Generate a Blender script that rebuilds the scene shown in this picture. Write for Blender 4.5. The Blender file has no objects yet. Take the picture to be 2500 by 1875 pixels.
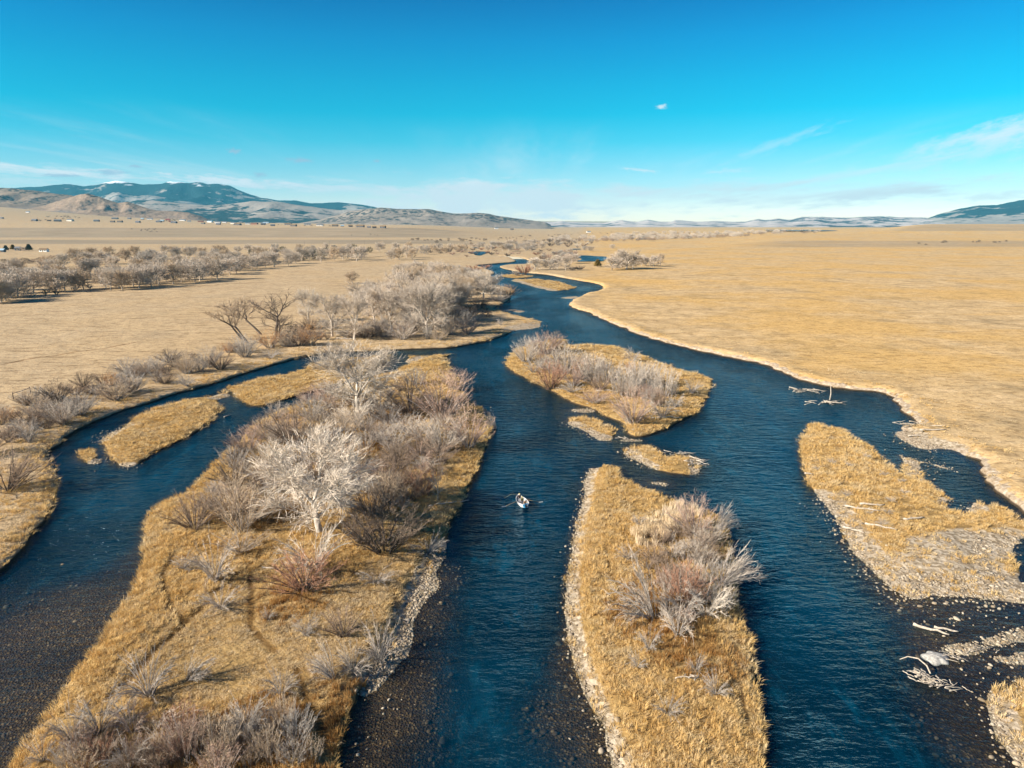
import bpy, math, random
import numpy as np
from mathutils import Vector
from mathutils.geometry import delaunay_2d_cdt
R = math.radians
S = bpy.context.scene
COL = S.collection
# ------------------------------------------------------------------ camera, sky, sun, exposure
H = 38.0
PITCH = R(12.76)
KX = 0.7212 / 1250.0                      # tangent units per pixel of the 2500 px wide photograph
cam_d = bpy.data.cameras.new('camera'); cam = bpy.data.objects.new('camera', cam_d); COL.objects.link(cam)
cam.location = (0, 0, H); cam.rotation_euler = (R(90) - PITCH, 0, 0)
cam_d.sensor_width = 36.0; cam_d.lens = 18.0 / 0.7212; cam_d.clip_start = 0.5; cam_d.clip_end = 80000
S.camera = cam
S.view_settings.view_transform = 'Standard'; S.view_settings.look = 'None'
S.view_settings.gamma = 1.0; S.view_settings.use_curve_mapping = False
S.view_settings.exposure = 1.4
S.cycles.use_denoising = True
S.cycles.max_bounces = 8; S.cycles.transparent_max_bounces = 12; S.cycles.volume_bounces = 1
S.cycles.diffuse_bounces = 3; S.cycles.glossy_bounces = 3
S.cycles.caustics_reflective = False; S.cycles.caustics_refractive = False

SUN_EL = R(27.0)
SHADOW = (math.cos(R(24)), math.sin(R(24)))       # where shadows fall: to the right and slightly away
sun_v = Vector((-SHADOW[0] * math.cos(SUN_EL), -SHADOW[1] * math.cos(SUN_EL), math.sin(SUN_EL)))
sd = bpy.data.lights.new('sun', 'SUN'); sd.energy = 5.0; sd.angle = R(0.5); sd.color = (1.0, 0.90, 0.77)
so = bpy.data.objects.new('sun', sd); COL.objects.link(so); so.location = (-200, -100, 300)
so.rotation_euler = sun_v.to_track_quat('Z', 'Y').to_euler()

W = bpy.data.worlds.new('World'); S.world = W; W.use_nodes = True
class NT:
    """small helper for building node trees"""
    def __init__(s, tree): s.t = tree; s.n = tree.nodes; s.l = tree.links; s.n.clear()
    def new(s, kind, **kw):
        nd = s.n.new(kind)
        for k, v in kw.items(): setattr(nd, k, v)
        return nd
    def link(s, a, b): s.l.new(a, b)
    def set(s, sock, v):
        if isinstance(v, bpy.types.NodeSocket): s.l.new(v, sock)
        elif v is not None: sock.default_value = v
    def math(s, op, a, b=None, c=None, clamp=False):
        nd = s.new('ShaderNodeMath', operation=op, use_clamp=clamp)
        for i, v in enumerate((a, b, c)): s.set(nd.inputs[i], v)
        return nd.outputs[0]
    def vmath(s, op, a, b=None, out=0):
        nd = s.new('ShaderNodeVectorMath', operation=op)
        s.set(nd.inputs[0], a); s.set(nd.inputs[1], b)
        return nd.outputs[out]
    def mix(s, f, a, b, blend='MIX'):
        nd = s.new('ShaderNodeMix', data_type='RGBA', blend_type=blend)
        s.set(nd.inputs[0], f); s.set(nd.inputs[6], a); s.set(nd.inputs[7], b)
        return nd.outputs[2]
    def noise(s, vec, scale, detail=3, rough=.55, out=0):
        nd = s.new('ShaderNodeTexNoise'); s.set(nd.inputs['Vector'], vec)
        nd.inputs['Scale'].default_value = scale; nd.inputs['Detail'].default_value = detail
        nd.inputs['Roughness'].default_value = rough
        return nd.outputs[out]
    def ramp(s, f, stops, interp='LINEAR'):
        nd = s.new('ShaderNodeValToRGB'); cr = nd.color_ramp; cr.interpolation = interp
        while len(cr.elements) < len(stops): cr.elements.new(0.5)
        for e, (p, c) in zip(cr.elements, stops):
            e.position = p
            e.color = (*c, 1) if len(c) == 3 else c
        s.set(nd.inputs[0], f); return nd.outputs[0]
    def smooth(s, v, a, b):
        nd = s.new('ShaderNodeMapRange', interpolation_type='SMOOTHSTEP')
        s.set(nd.inputs[0], v); nd.inputs[1].default_value = a; nd.inputs[2].default_value = b
        return nd.outputs[0]
    def attr(s, name, out='Fac'):
        return s.new('ShaderNodeAttribute', attribute_name=name).outputs[out]
    def pos(s): return s.new('ShaderNodeNewGeometry').outputs['Position']
    def scalev(s, v, k):
        nd = s.new('ShaderNodeMapping'); s.set(nd.inputs[0], v); nd.inputs['Scale'].default_value = k
        return nd.outputs[0]

def ray(px, py):
    tx = (px - 1250) * KX; ty = (937.5 - py) * KX
    return tx, math.cos(PITCH) + ty * math.sin(PITCH), -math.sin(PITCH) + ty * math.cos(PITCH)

SKY_STRENGTH = 0.1; HAZE = 3.6e-5
CLOUD_WHITE = (3.7, 3.85, 3.9)
CLOUD_GREY = (1.75, 2.1, 2.7)
w = NT(W.node_tree)
sky = w.new('ShaderNodeTexSky', sky_type='NISHITA', sun_disc=False)
sky.sun_elevation = SUN_EL; sky.sun_rotation = math.atan2(sun_v.x, sun_v.y) % (2 * math.pi)
sky.altitude = 1500; sky.air_density = 1.0; sky.dust_density = 0.4; sky.ozone_density = 1.5
gen = w.new('ShaderNodeTexCoord').outputs['Generated']
sep = w.new('ShaderNodeSeparateXYZ'); w.link(gen, sep.inputs[0])
el = w.math('MULTIPLY', w.math('ARCSINE', sep.outputs[2]), 180 / math.pi)      # elevation in degrees
az = w.math('MULTIPLY', w.math('ARCTAN2', sep.outputs[0], sep.outputs[1]), 180 / math.pi)
SKY_GRADE = [(e / 40.0, c) for e, c in [
    (0, (0.740, 0.670, 0.680)), (1, (0.710, 0.660, 0.690)), (2, (0.580, 0.620, 0.660)), (4, (0.290, 0.530, 0.580)), (6, (0.080, 0.500, 0.550)), (8, (0.003, 0.485, 0.540)), (10, (0.001, 0.460, 0.545)), (13, (0.001, 0.385, 0.545)), (16, (0.001, 0.270, 0.475)), (20, (0.002, 0.210, 0.430)), (30, (0.006, 0.170, 0.400)), (40, (0.020, 0.180, 0.420))]]
elf = w.math('DIVIDE', el, 40.0, clamp=True)
grade = w.ramp(elf, SKY_GRADE)
lum = w.mix(1.0, sky.outputs[0], grade, 'MULTIPLY')
# cirrus: noise on a high plane, drawn out along one direction so that the streaks run together at the horizon
zz = w.math('ADD', w.math('MAXIMUM', sep.outputs[2], 0.0), 0.035)
cx = w.math('DIVIDE', sep.outputs[0], zz); cy = w.math('DIVIDE', sep.outputs[1], zz)
cv = w.new('ShaderNodeCombineXYZ'); w.link(cx, cv.inputs[0]); w.link(cy, cv.inputs[1])
warp = w.noise(w.scalev(cv.outputs[0], (.25, .12, 1)), 1.0, 2, .5, 1)
cvw = w.vmath('ADD', cv.outputs[0], w.vmath('SCALE', warp, None))
w.n[-1].inputs[3].default_value = 2.2
st = w.noise(w.scalev(cvw, (.85, .13, 1)), 1.0, 7, .62)
big = w.noise(w.scalev(cv.outputs[0], (.22, .10, 1)), 1.0, 2, .5)
cir = w.math('MULTIPLY', w.smooth(st, .48, .80), w.smooth(big, .36, .62))
cir = w.math('MULTIPLY', cir, w.math('MULTIPLY', w.smooth(el, 8.8, 4.0), w.smooth(el, .0, 1.2)))
def blob(px, py, wpx, hpx, tilt=0.0, soft=.5, seed=0.0, sc=1.0):
    """soft patch of cloud at a sky direction"""
    x, y, z = ray(px, py); n = math.sqrt(x*x + y*y + z*z)
    a0 = math.degrees(math.atan2(x, y)); e0 = math.degrees(math.asin(z / n))
    da = w.math('SUBTRACT', az, a0); de = w.math('SUBTRACT', el, e0)
    k = math.tan(tilt); de2 = w.math('SUBTRACT', de, w.math('MULTIPLY', da, k))
    kx = math.degrees(wpx * KX); ky = math.degrees(hpx * KX)
    q = w.math('SQRT', w.math('ADD', w.math('POWER', w.math('DIVIDE', da, kx), 2.0), w.math('POWER', w.math('DIVIDE', de2, ky), 2.0)))
    cvv = w.new('ShaderNodeCombineXYZ'); w.link(w.math('DIVIDE', da, kx), cvv.inputs[0]); w.link(w.math('DIVIDE', de2, ky), cvv.inputs[1]); cvv.inputs[2].default_value = seed
    nn = w.noise(w.scalev(cvv.outputs[0], (sc, 1, 1)), 1.6, 5, .65)
    v = w.math('ADD', q, w.math('MULTIPLY', w.math('SUBTRACT', nn, .5), -2.6))
    return w.smooth(v, 1.0, 1.0 - soft)
wisps = w.math('MULTIPLY', blob(1230, 488, 480, 56, 0, .9, 1.3, 2.0), 1.2, clamp=True)
for px_, py_, wp, hp, tl, sf, sd_, sc_, k in [
        (2450, 335, 250, 44, R(13), 1.0, 4.3, 2.2, .8), (2050, 432, 480, 13, R(9), 1.0, 7.0, 3.0, .8),
        (1650, 470, 300, 26, R(3), 1.0, 9.0, 2.0, .9), (560, 443, 165, 15, R(-5), 1.0, 11.0, 2.4, 1.0),
        (130, 418, 260, 15, R(-2), 1.0, 15.0, 2.4, .9), (820, 440, 80, 8, R(-6), 1.0, 17.0, 2.0, .45),
        (1560, 415, 60, 7, R(-7), 1.0, 19.0, 2.0, .6), (1775, 418, 60, 9, R(2), 1.0, 21.0, 2.0, .6),
        (1900, 350, 150, 16, R(18), 1.0, 23.0, 2.6, .22), (2020, 480, 420, 30, R(4), 1.0, 62.0, 2.6, .9), (880, 462, 330, 16, R(-3), .9, 63.0, 2.6, .9), (2420, 478, 120, 14, R(3), 1.0, 25.0, 2.0, .5),
        (60, 445, 130, 14, R(-3), 1.0, 26.0, 2.0, .5)]:
    wisps = w.math('MAXIMUM', wisps, w.math('MULTIPLY', blob(px_, py_, wp, hp, tl, sf, sd_, sc_), k))
cirrus = w.math('MAXIMUM', w.math('MULTIPLY', cir, .6), w.math('MULTIPLY', wisps, w.math('ADD', .5, w.math('MULTIPLY', w.smooth(st, .30, .60), .75))), clamp=True)
skyc = w.mix(cirrus, lum, (*CLOUD_WHITE, 1))
puffs = blob(1614, 260, 17, 7, R(6), 1.0, 31.0, 1.0)
grey_p = None
for i, (px_, py_, wp, hp) in enumerate([(572, 369, 17, 7), (732, 391, 36, 7), (636, 426, 20, 7), (272, 421, 38, 8), (150, 428, 34, 5), (920, 393, 10, 4), (330, 406, 16, 4)]):
    b_ = blob(px_, py_, wp, hp, 0, .7, 40.0 + 3 * i, 1.2)
    grey_p = b_ if grey_p is None else w.math('MAXIMUM', grey_p, b_)
skyc = w.mix(w.math('MULTIPLY', grey_p, .62), skyc, (*CLOUD_GREY, 1))
skyc = w.mix(w.math('MULTIPLY', puffs, .75), skyc, (*CLOUD_WHITE, 1))
bg = w.new('ShaderNodeBackground'); w.link(skyc, bg.inputs[0]); bg.inputs[1].default_value = SKY_STRENGTH
wo = w.new('ShaderNodeOutputWorld'); w.link(bg.outputs[0], wo.inputs[0])
# ------------------------------------------------------------------ helpers: noise, distances, meshes
def _hash(ix, iy, seed):
    h = (ix.astype(np.int64) * 374761393 + iy.astype(np.int64) * 668265263 + seed * 974711) & 0x7fffffff
    h = ((h ^ (h >> 13)) * 1274126177) & 0x7fffffff
    return ((h ^ (h >> 16)) & 0xffff) / 65535.0
def vnoise(x, y, seed=0):
    x = np.asarray(x, float); y = np.asarray(y, float)
    ix = np.floor(x); iy = np.floor(y); fx = x - ix; fy = y - iy
    fx = fx * fx * (3 - 2 * fx); fy = fy * fy * (3 - 2 * fy)
    a = _hash(ix, iy, seed); b = _hash(ix + 1, iy, seed); c = _hash(ix, iy + 1, seed); d = _hash(ix + 1, iy + 1, seed)
    return (a * (1 - fx) + b * fx) * (1 - fy) + (c * (1 - fx) + d * fx) * fy
def fbm(x, y, seed=0, oct=4, gain=.5):
    s = 0; a = 1; t = 0
    for i in range(oct):
        s = s + a * vnoise(x * 2 ** i, y * 2 ** i, seed + 17 * i); t += a; a *= gain
    return s / t
def ridged(x, y, seed=0, oct=5, gain=.55):
    s = 0; a = 1; t = 0
    for i in range(oct):
        s = s + a * (1 - np.abs(2 * vnoise(x * 2 ** i, y * 2 ** i, seed + 31 * i) - 1)); t += a; a *= gain
    return s / t
def sstep(x, a, b):
    t = np.clip((np.asarray(x, float) - a) / (b - a), 0, 1); return t * t * (3 - 2 * t)
def sdf(P, poly):
    """signed distance to a closed polygon, positive inside"""
    P = np.asarray(P, float); a = np.asarray(poly, float); b = np.roll(a, -1, 0); ab = b - a
    L2 = np.maximum((ab ** 2).sum(1), 1e-12); out = np.empty(len(P)); ch = max(1, 3000000 // len(a))
    for i in range(0, len(P), ch):
        p = P[i:i + ch]; px = p[:, 0:1]; py = p[:, 1:2]
        dx = px - a[:, 0]; dy = py - a[:, 1]
        t = np.clip((dx * ab[:, 0] + dy * ab[:, 1]) / L2, 0, 1)
        d2 = (dx - t * ab[:, 0]) ** 2 + (dy - t * ab[:, 1]) ** 2
        cr = (a[:, 1] > py) != (b[:, 1] > py)
        xi = a[:, 0] + (py - a[:, 1]) * ab[:, 0] / np.where(np.abs(ab[:, 1]) < 1e-12, 1e-12, ab[:, 1])
        ins = (np.sum(cr & (px < xi), 1) % 2) == 1
        d = np.sqrt(d2.min(1)); out[i:i + ch] = np.where(ins, d, -d)
    return out
def dline(P, line):
    """distance to an open polyline"""
    P = np.asarray(P, float); L = np.asarray(line, float)
    if len(L) == 1: return np.hypot(P[:, 0] - L[0, 0], P[:, 1] - L[0, 1])
    best = np.full(len(P), 1e9)
    for a, b in zip(L[:-1], L[1:]):
        ab = b - a; t = np.clip(((P - a) @ ab) / max(ab @ ab, 1e-9), 0, 1)
        best = np.minimum(best, np.hypot(P[:, 0] - a[0] - t * ab[0], P[:, 1] - a[1] - t * ab[1]))
    return best
def g(px, py, z=0.0):
    """the point at height z that the photograph shows at pixel (px, py)"""
    x, y, dz = ray(px, py); t = (H - z) / -dz
    return np.array([x * t, y * t])
def gl(pts, z=0.0): return np.array([g(a, b, z) for a, b in pts])
def catmull(P, closed, step_k=.0045, step_min=.45):
    P = np.asarray(P, float); n = len(P); out = []
    for i in range(n if closed else n - 1):
        p0 = P[(i - 1) % n] if closed or i > 0 else 2 * P[0] - P[1]
        p1 = P[i]; p2 = P[(i + 1) % n]
        p3 = P[(i + 2) % n] if closed or i + 2 < n else 2 * P[-1] - P[-2]
        k = max(1, int(np.hypot(*(p2 - p1)) / max(step_min, step_k * np.hypot(*p1))))
        # centripetal parametrisation keeps the curve free of loops
        e = .5; t0 = 0; t1 = t0 + max(np.hypot(*(p1 - p0)), 1e-6) ** e; t2 = t1 + max(np.hypot(*(p2 - p1)), 1e-6) ** e; t3 = t2 + max(np.hypot(*(p3 - p2)), 1e-6) ** e
        for j in range(k):
            t = t1 + (t2 - t1) * j / k
            A1 = (t1 - t) / (t1 - t0) * p0 + (t - t0) / (t1 - t0) * p1
            A2 = (t2 - t) / (t2 - t1) * p1 + (t - t1) / (t2 - t1) * p2
            A3 = (t3 - t) / (t3 - t2) * p2 + (t - t2) / (t3 - t2) * p3
            B1 = (t2 - t) / (t2 - t0) * A1 + (t - t0) / (t2 - t0) * A2
            B2 = (t3 - t) / (t3 - t1) * A2 + (t - t1) / (t3 - t1) * A3
            out.append((t2 - t) / (t2 - t1) * B1 + (t - t1) / (t2 - t1) * B2)
    if not closed: out.append(P[-1])
    return np.array(out)
def normals_out(P):
    """outward normals of a closed polygon"""
    n = np.roll(P, -1, 0) - np.roll(P, 1, 0); n = np.stack([n[:, 1], -n[:, 0]], 1)
    n /= np.maximum(np.hypot(n[:, 0], n[:, 1])[:, None], 1e-9)
    x, y = P[:, 0], P[:, 1]
    if np.sum(x * np.roll(y, -1) - np.roll(x, -1) * y) < 0: n = -n
    return n
def shore(pts, htop, jit=.25, seed=0):
    """pixel outline -> shoreline at water level; where an outline is a far edge the picture shows the top of its grass, not the water line"""
    P = gl(pts); n = normals_out(P); away = P / np.hypot(P[:, 0], P[:, 1])[:, None]
    f = np.clip((n * away).sum(1), 0, 1)
    P = np.array([g(a, b, htop * k) for (a, b), k in zip(pts, f)])
    P = catmull(P, True); n = normals_out(P)
    d = np.hypot(P[:, 0], P[:, 1])
    a = jit * np.clip(d / 100, .7, 2.5)
    return P + n * (((fbm(P[:, 0] / 2.2, P[:, 1] / 2.2, seed, 3) - .5) * 2.6 + (fbm(P[:, 0] / 7.0, P[:, 1] / 7.0, seed + 1, 2) - .5) * 3.2) * a)[:, None]

def new_mesh(name, V, F, smooth=False, mats=()):
    me = bpy.data.meshes.new(name)
    V = np.asarray(V, np.float32)
    if isinstance(F, np.ndarray):
        k = F.shape[1]; me.vertices.add(len(V)); me.vertices.foreach_set('co', V.ravel())
        me.loops.add(F.size); me.loops.foreach_set('vertex_index', F.ravel().astype(np.int32))
        me.polygons.add(len(F)); me.polygons.foreach_set('loop_start', np.arange(0, F.size, k, dtype=np.int32))
        me.update(calc_edges=True)
    else:
        me.from_pydata([tuple(map(float, v)) for v in V], [], [tuple(map(int, f)) for f in F])
    for m in mats: me.materials.append(m)
    me.polygons.foreach_set('use_smooth', np.full(len(me.polygons), smooth)); me.update()
    return me
def put_attr(me, name, vals):
    at = me.attributes.new(name, 'FLOAT', 'POINT'); at.data.foreach_set('value', np.asarray(vals, np.float32))
def link(name, me, parent=None, loc=None, kind=None, label=None, cat=None, group=None):
    o = bpy.data.objects.new(name, me); COL.objects.link(o)
    if parent is not None: o.parent = parent
    if loc is not None: o.location = loc
    tag(o, label, cat, group, kind); return o
def tag(o, label=None, cat=None, group=None, kind=None):
    if label: o['label'] = label
    if cat: o['category'] = cat
    if group: o['group'] = group
    if kind: o['kind'] = kind
    return o
def cdt(poly, inner):
    vs = [Vector(p) for p in np.vstack([poly, inner])]
    r = delaunay_2d_cdt(vs, [], [list(range(len(poly)))], 1, 1e-5)
    V = np.array([(v.x, v.y) for v in r[0]]); F = np.array([f for f in r[2] if len(f) == 3], int)
    a, b, c = V[F[:, 0]], V[F[:, 1]], V[F[:, 2]]
    area = (b[:, 0] - a[:, 0]) * (c[:, 1] - a[:, 1]) - (b[:, 1] - a[:, 1]) * (c[:, 0] - a[:, 0])
    F[area < 0] = F[area < 0][:, ::-1]
    return V, F

# ------------------------------------------------------------------ materials
def mat(name):
    m = bpy.data.materials.new(name); m.use_nodes = True; return m, NT(m.node_tree)
def finish(nt, col, rough=.9, bump=None, spec=.2):
    b = nt.new('ShaderNodeBsdfPrincipled'); nt.set(b.inputs['Base Color'], col if not isinstance(col, tuple) else (*col, 1))
    nt.set(b.inputs['Roughness'], rough); b.inputs['Specular IOR Level'].default_value = spec
    if bump is not None: nt.link(bump, b.inputs['Normal'])
    o = nt.new('ShaderNodeOutputMaterial'); nt.link(b.outputs[0], o.inputs[0]); return b
def bumpn(nt, h, dist, strength=1.0, prev=None):
    b = nt.new('ShaderNodeBump'); nt.set(b.inputs['Height'], h); b.inputs['Distance'].default_value = dist; nt.set(b.inputs['Strength'], strength)
    if prev is not None: nt.link(prev, b.inputs['Normal'])
    return b.outputs[0]
def plain(name, col, rough=.7, spec=.3, vary=.12, sc=3.0):
    m, n = mat(name); v = n.noise(n.pos(), sc, 3)
    dark = tuple(c * (1 - 2 * vary) for c in col); light = tuple(min(1, c * (1 + 2 * vary)) for c in col)
    finish(n, n.ramp(v, [(.3, dark), (.7, light)]), rough, None, spec); return m

def ground_mat(name, grass):
    m, n = mat(name); p = n.pos()
    big = n.noise(p, .012, 4, .6); mid = n.noise(p, .11, 4, .6); fine = n.noise(p, 1.3, 4, .7)
    sx = n.noise(n.scalev(p, (.006, .035, 1)), 1.0, 5, .62)
    c = n.ramp(mid, [(.30, grass[0]), (.50, grass[1]), (.70, grass[2])])
    c = n.mix(n.math('MULTIPLY', n.smooth(big, .42, .62), .8), c, (*grass[3], 1))
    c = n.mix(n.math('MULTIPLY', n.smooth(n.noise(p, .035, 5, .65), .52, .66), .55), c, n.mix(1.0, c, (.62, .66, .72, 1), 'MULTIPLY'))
    c = n.mix(n.math('MULTIPLY', n.smooth(sx, .52, .70), .55), c, (*grass[4], 1))
    lf = n.smooth(n.attr('leftfield'), .0, 1.0)
    c = n.mix(n.math('MULTIPLY', lf, .75), c, n.mix(mid, (.36, .27, .165, 1), (.50, .39, .245, 1)))
    mp = n.new('ShaderNodeMapping'); n.link(p, mp.inputs[0]); mp.inputs['Rotation'].default_value = (0, 0, R(-58)); mp.inputs['Scale'].default_value = (.05, .34, 1)
    fur = n.noise(mp.outputs[0], 1.0, 6, .72); tus = n.noise(n.scalev(p, (.30, .50, 1)), 1.0, 6, .78)
    drk = n.mix(1.0, c, (.40, .36, .32, 1), 'MULTIPLY')  # shade of tussocks and furrows, painted into the grass colour as dark streaks
    c = n.mix(n.math('MULTIPLY', n.smooth(tus, .50, .40), .55), c, drk)
    c = n.mix(n.math('MULTIPLY', n.smooth(fur, .46, .36), n.math('MULTIPLY_ADD', lf, .5, .25)), c, drk)
    c = n.mix(n.math('MULTIPLY', n.smooth(tus, .56, .66), .35), c, n.mix(1.0, c, (1.25, 1.2, 1.12, 1), 'MULTIPLY'))
    c = n.mix(n.math('MULTIPLY', n.smooth(fine, .58, .34), .45), c, n.mix(1.0, c, (.52, .48, .42, 1), 'MULTIPLY'))
    # gravel shores
    vor = n.new('ShaderNodeTexVoronoi'); n.link(p, vor.inputs['Vector']); vor.inputs['Scale'].default_value = 2.6
    gc = n.ramp(n.math('FRACT', n.math('MULTIPLY', vor.outputs['Color'], 3.1)), [(0, (.17, .13, .08)), (.5, (.31, .25, .17)), (1, (.46, .39, .29))])
    gr = n.smooth(n.math('ADD', n.attr('gravel'), n.math('MULTIPLY', n.math('SUBTRACT', fine, .5), .9)), .35, .6)
    c = n.mix(gr, c, gc)
    so_ = n.smooth(n.math('ADD', n.attr('soil'), n.math('MULTIPLY', n.math('SUBTRACT', n.noise(p, .8, 3), .5), 1.2)), .35, .6)
    c = n.mix(so_, c, n.ramp(fine, [(.3, (.17, .12, .07)), (.5, (.31, .245, .17)), (.7, (.50, .43, .34))]))
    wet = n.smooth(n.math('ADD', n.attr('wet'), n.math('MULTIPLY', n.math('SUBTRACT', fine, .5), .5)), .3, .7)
    c = n.mix(wet, c, (.045, .032, .020, 1))  # wet soil and the undercut's shade, painted together as one dark waterline band
    c = n.mix(n.smooth(n.math('ADD', n.attr('trail'), n.math('MULTIPLY', n.math('SUBTRACT', fine, .5), .6)), .35, .9), c, n.mix(1.0, c, (.52, .46, .40, 1), 'MULTIPLY'))
    c = n.mix(n.smooth(n.attr('terrace'), .0, 1.0), c, n.mix(n.smooth(sx, .35, .7), (.215, .17, .11, 1), (.30, .235, .155, 1)))
    h = n.math('ADD', n.math('MULTIPLY', fine, .6), n.math('MULTIPLY', n.noise(p, 4.2, 2), .25))
    bm = bumpn(n, n.noise(n.scalev(p, (.22, .34, .3)), 1.0, 4, .65), .55, .6)
    bm = bumpn(n, h, .30, .9, bm)
    finish(n, c, .95, bm, .1); return m
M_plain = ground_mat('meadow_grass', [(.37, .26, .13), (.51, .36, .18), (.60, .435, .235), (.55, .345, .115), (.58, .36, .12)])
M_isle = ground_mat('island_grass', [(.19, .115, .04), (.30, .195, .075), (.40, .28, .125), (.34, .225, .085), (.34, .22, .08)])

def bed_mat():
    m, n = mat('river_bed_stones'); p = n.pos()
    vor = n.new('ShaderNodeTexVoronoi'); n.link(p, vor.inputs['Vector']); vor.inputs['Scale'].default_value = 5.5
    v = n.math('FRACT', n.math('MULTIPLY', vor.outputs['Color'], 4.7))
    c = n.ramp(v, [(0, (.018, .012, .006)), (.5, (.034, .022, .010)), (.85, (.062, .039, .016)), (1, (.14, .095, .042))])
    c = n.mix(n.smooth(n.noise(p, .09, 4), .42, .62), c, n.mix(1.0, c, (.42, .42, .36, 1), 'MULTIPLY'))
    finish(n, c, .8, bumpn(n, vor.outputs['Distance'], .12, .8), .2); return m
M_bed = bed_mat()

def water_mat():
    m, n = mat('river_water'); p = n.pos()
    calm = n.noise(n.scalev(p, (.05, .022, 1)), 1.0, 3, .6)
    chop = n.math('MULTIPLY_ADD', n.smooth(calm, .36, .62), .75, .25)
    dep = n.attr('depth'); shelter = n.smooth(dep, .05, .9)
    chop = n.math('MULTIPLY', chop, n.math('MULTIPLY_ADD', shelter, .75, .25))
    wv = n.noise(p, .22, 2, .5, 1); pw = n.vmath('ADD', p, n.vmath('SCALE', wv, None)); n.n[-1].inputs[3].default_value = 3.0
    n1 = n.noise(n.scalev(pw, (.42, .95, .6)), 1.0, 3, .55)
    n2 = n.noise(n.scalev(pw, (1.6, 2.9, 1.5)), 1.0, 3, .6)
    b = bumpn(n, n1, 1.25, chop); b = bumpn(n, n2, .26, n.math('MULTIPLY_ADD', chop, .8, .2), b)
    fr = n.new('ShaderNodeFresnel'); fr.inputs[0].default_value = 1.333; n.link(b, fr.inputs[1])
    gl_ = n.new('ShaderNodeBsdfGlossy'); gl_.inputs['Roughness'].default_value = .12; gl_.inputs['Color'].default_value = (.60, .88, 1.0, 1); n.link(b, gl_.inputs['Normal'])
    tr = n.new('ShaderNodeBsdfTransparent'); n.set(tr.inputs[0], n.mix(n.smooth(dep, 0, 1.2), (.92, .93, .90, 1), (.22, .48, .52, 1)))
    df = n.new('ShaderNodeBsdfDiffuse'); riff = n.noise(n.scalev(pw, (.42, .13, 1)), 1.0, 6, .72)
    wc = n.mix(n.smooth(n.noise(p, .035, 3), .4, .65), (.0004, .014, .028, 1), (.0006, .029, .056, 1))
    n.set(df.inputs[0], n.mix(n.math('MULTIPLY', n.smooth(riff, .50, .68), .55), wc, (.0015, .060, .105, 1)))
    foam = n.math('MULTIPLY', n.smooth(n.noise(n.scalev(pw, (1.1, 2.2, 1)), 1.0, 5, .7), .66, .74), n.math('MULTIPLY', n.smooth(riff, .50, .62), shelter))
    thick = n.math('SUBTRACT', 1.0, n.math('POWER', 2.718, n.math('MULTIPLY', dep, -1.7)))
    mx = n.new('ShaderNodeMixShader'); n.link(thick, mx.inputs[0]); n.link(tr.outputs[0], mx.inputs[1]); n.link(df.outputs[0], mx.inputs[2])
    bf = n.new('ShaderNodeNewGeometry').outputs['Backfacing']      # light leaving the bed must not be caught by total reflection of the sheet's underside
    m2 = n.new('ShaderNodeMixShader'); n.link(n.math('MULTIPLY', n.math('MULTIPLY', fr.outputs[0], .62), n.math('SUBTRACT', 1.0, bf)), m2.inputs[0]); n.link(mx.outputs[0], m2.inputs[1]); n.link(gl_.outputs[0], m2.inputs[2])
    fd = n.new('ShaderNodeBsdfDiffuse'); fd.inputs[0].default_value = (.34, .42, .46, 1); m3 = n.new('ShaderNodeMixShader'); n.link(n.math('MULTIPLY', foam, .55), m3.inputs[0]); n.link(m2.outputs[0], m3.inputs[1]); n.link(fd.outputs[0], m3.inputs[2])
    o = n.new('ShaderNodeOutputMaterial'); n.link(m3.outputs[0], o.inputs[0]); return m
M_water = water_mat()

# ------------------------------------------------------------------ outlines traced from the photograph (pixels of the 2500 x 1875 picture)
LEFT = [(-140, 1500), (0, 1400), (56, 1340), (93, 1296), (123, 1255), (138, 1210), (140, 1172), (131, 1139), (116, 1116), (123, 1101), (149, 1085), (164, 1068), (194, 1049), (224, 1034), (269, 1015), (321, 997), (374, 982), (422, 965), (471, 952), (531, 935), (579, 918), (636, 901), (687, 887), (725, 876), (770, 868), (810, 863), (910, 858), (964, 855), (1041, 852), (1103, 849), (1165, 838), (1223, 823), (1261, 807), (1290, 803), (1315, 799), (1317, 787), (1280, 778), (1250, 770), (1223, 762), (1207, 756), (1210, 750), (1237, 737), (1247, 726), (1245, 720), (1256, 713), (1249, 706), (1227, 700), (1213, 697), (1205, 690), (1202, 680), (1200, 672), (1208, 667), (1192, 659), (1172, 651), (1164, 648), (1200, 645), (1233, 642), (1252, 640.5), (1260, 638.5), (1253, 634), (1243, 629), (1227, 626.5), (1215, 624.5)]
RIGHT = [(1240, 625.5), (1266, 628), (1280, 632.5), (1292, 636.5), (1314, 639), (1316, 642.5), (1292, 645.5), (1250, 647), (1233, 648.5), (1221, 651.5), (1229, 656), (1245, 660), (1258, 663), (1290, 667), (1335, 671.5), (1369, 678), (1415, 686), (1461, 695), (1473, 705), (1461, 712), (1430, 720), (1400, 734), (1390, 745), (1400, 753), (1434, 763), (1472, 781), (1518, 800), (1574, 822), (1648, 843), (1723, 861), (1798, 877), (1854, 889), (1889, 901), (1948, 926), (2007, 942), (2085, 953), (2144, 959), (2171, 968), (2187, 987), (2203, 1007), (2226, 1022), (2238, 1040), (2210, 1043), (2207, 1053), (2187, 1058), (2203, 1073), (2226, 1089), (2265, 1099), (2297, 1097), (2320, 1099), (2355, 1111), (2389, 1124), (2391, 1148), (2414, 1179), (2430, 1199), (2461, 1226), (2500, 1254), (2600, 1330), (2800, 1500)]
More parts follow.
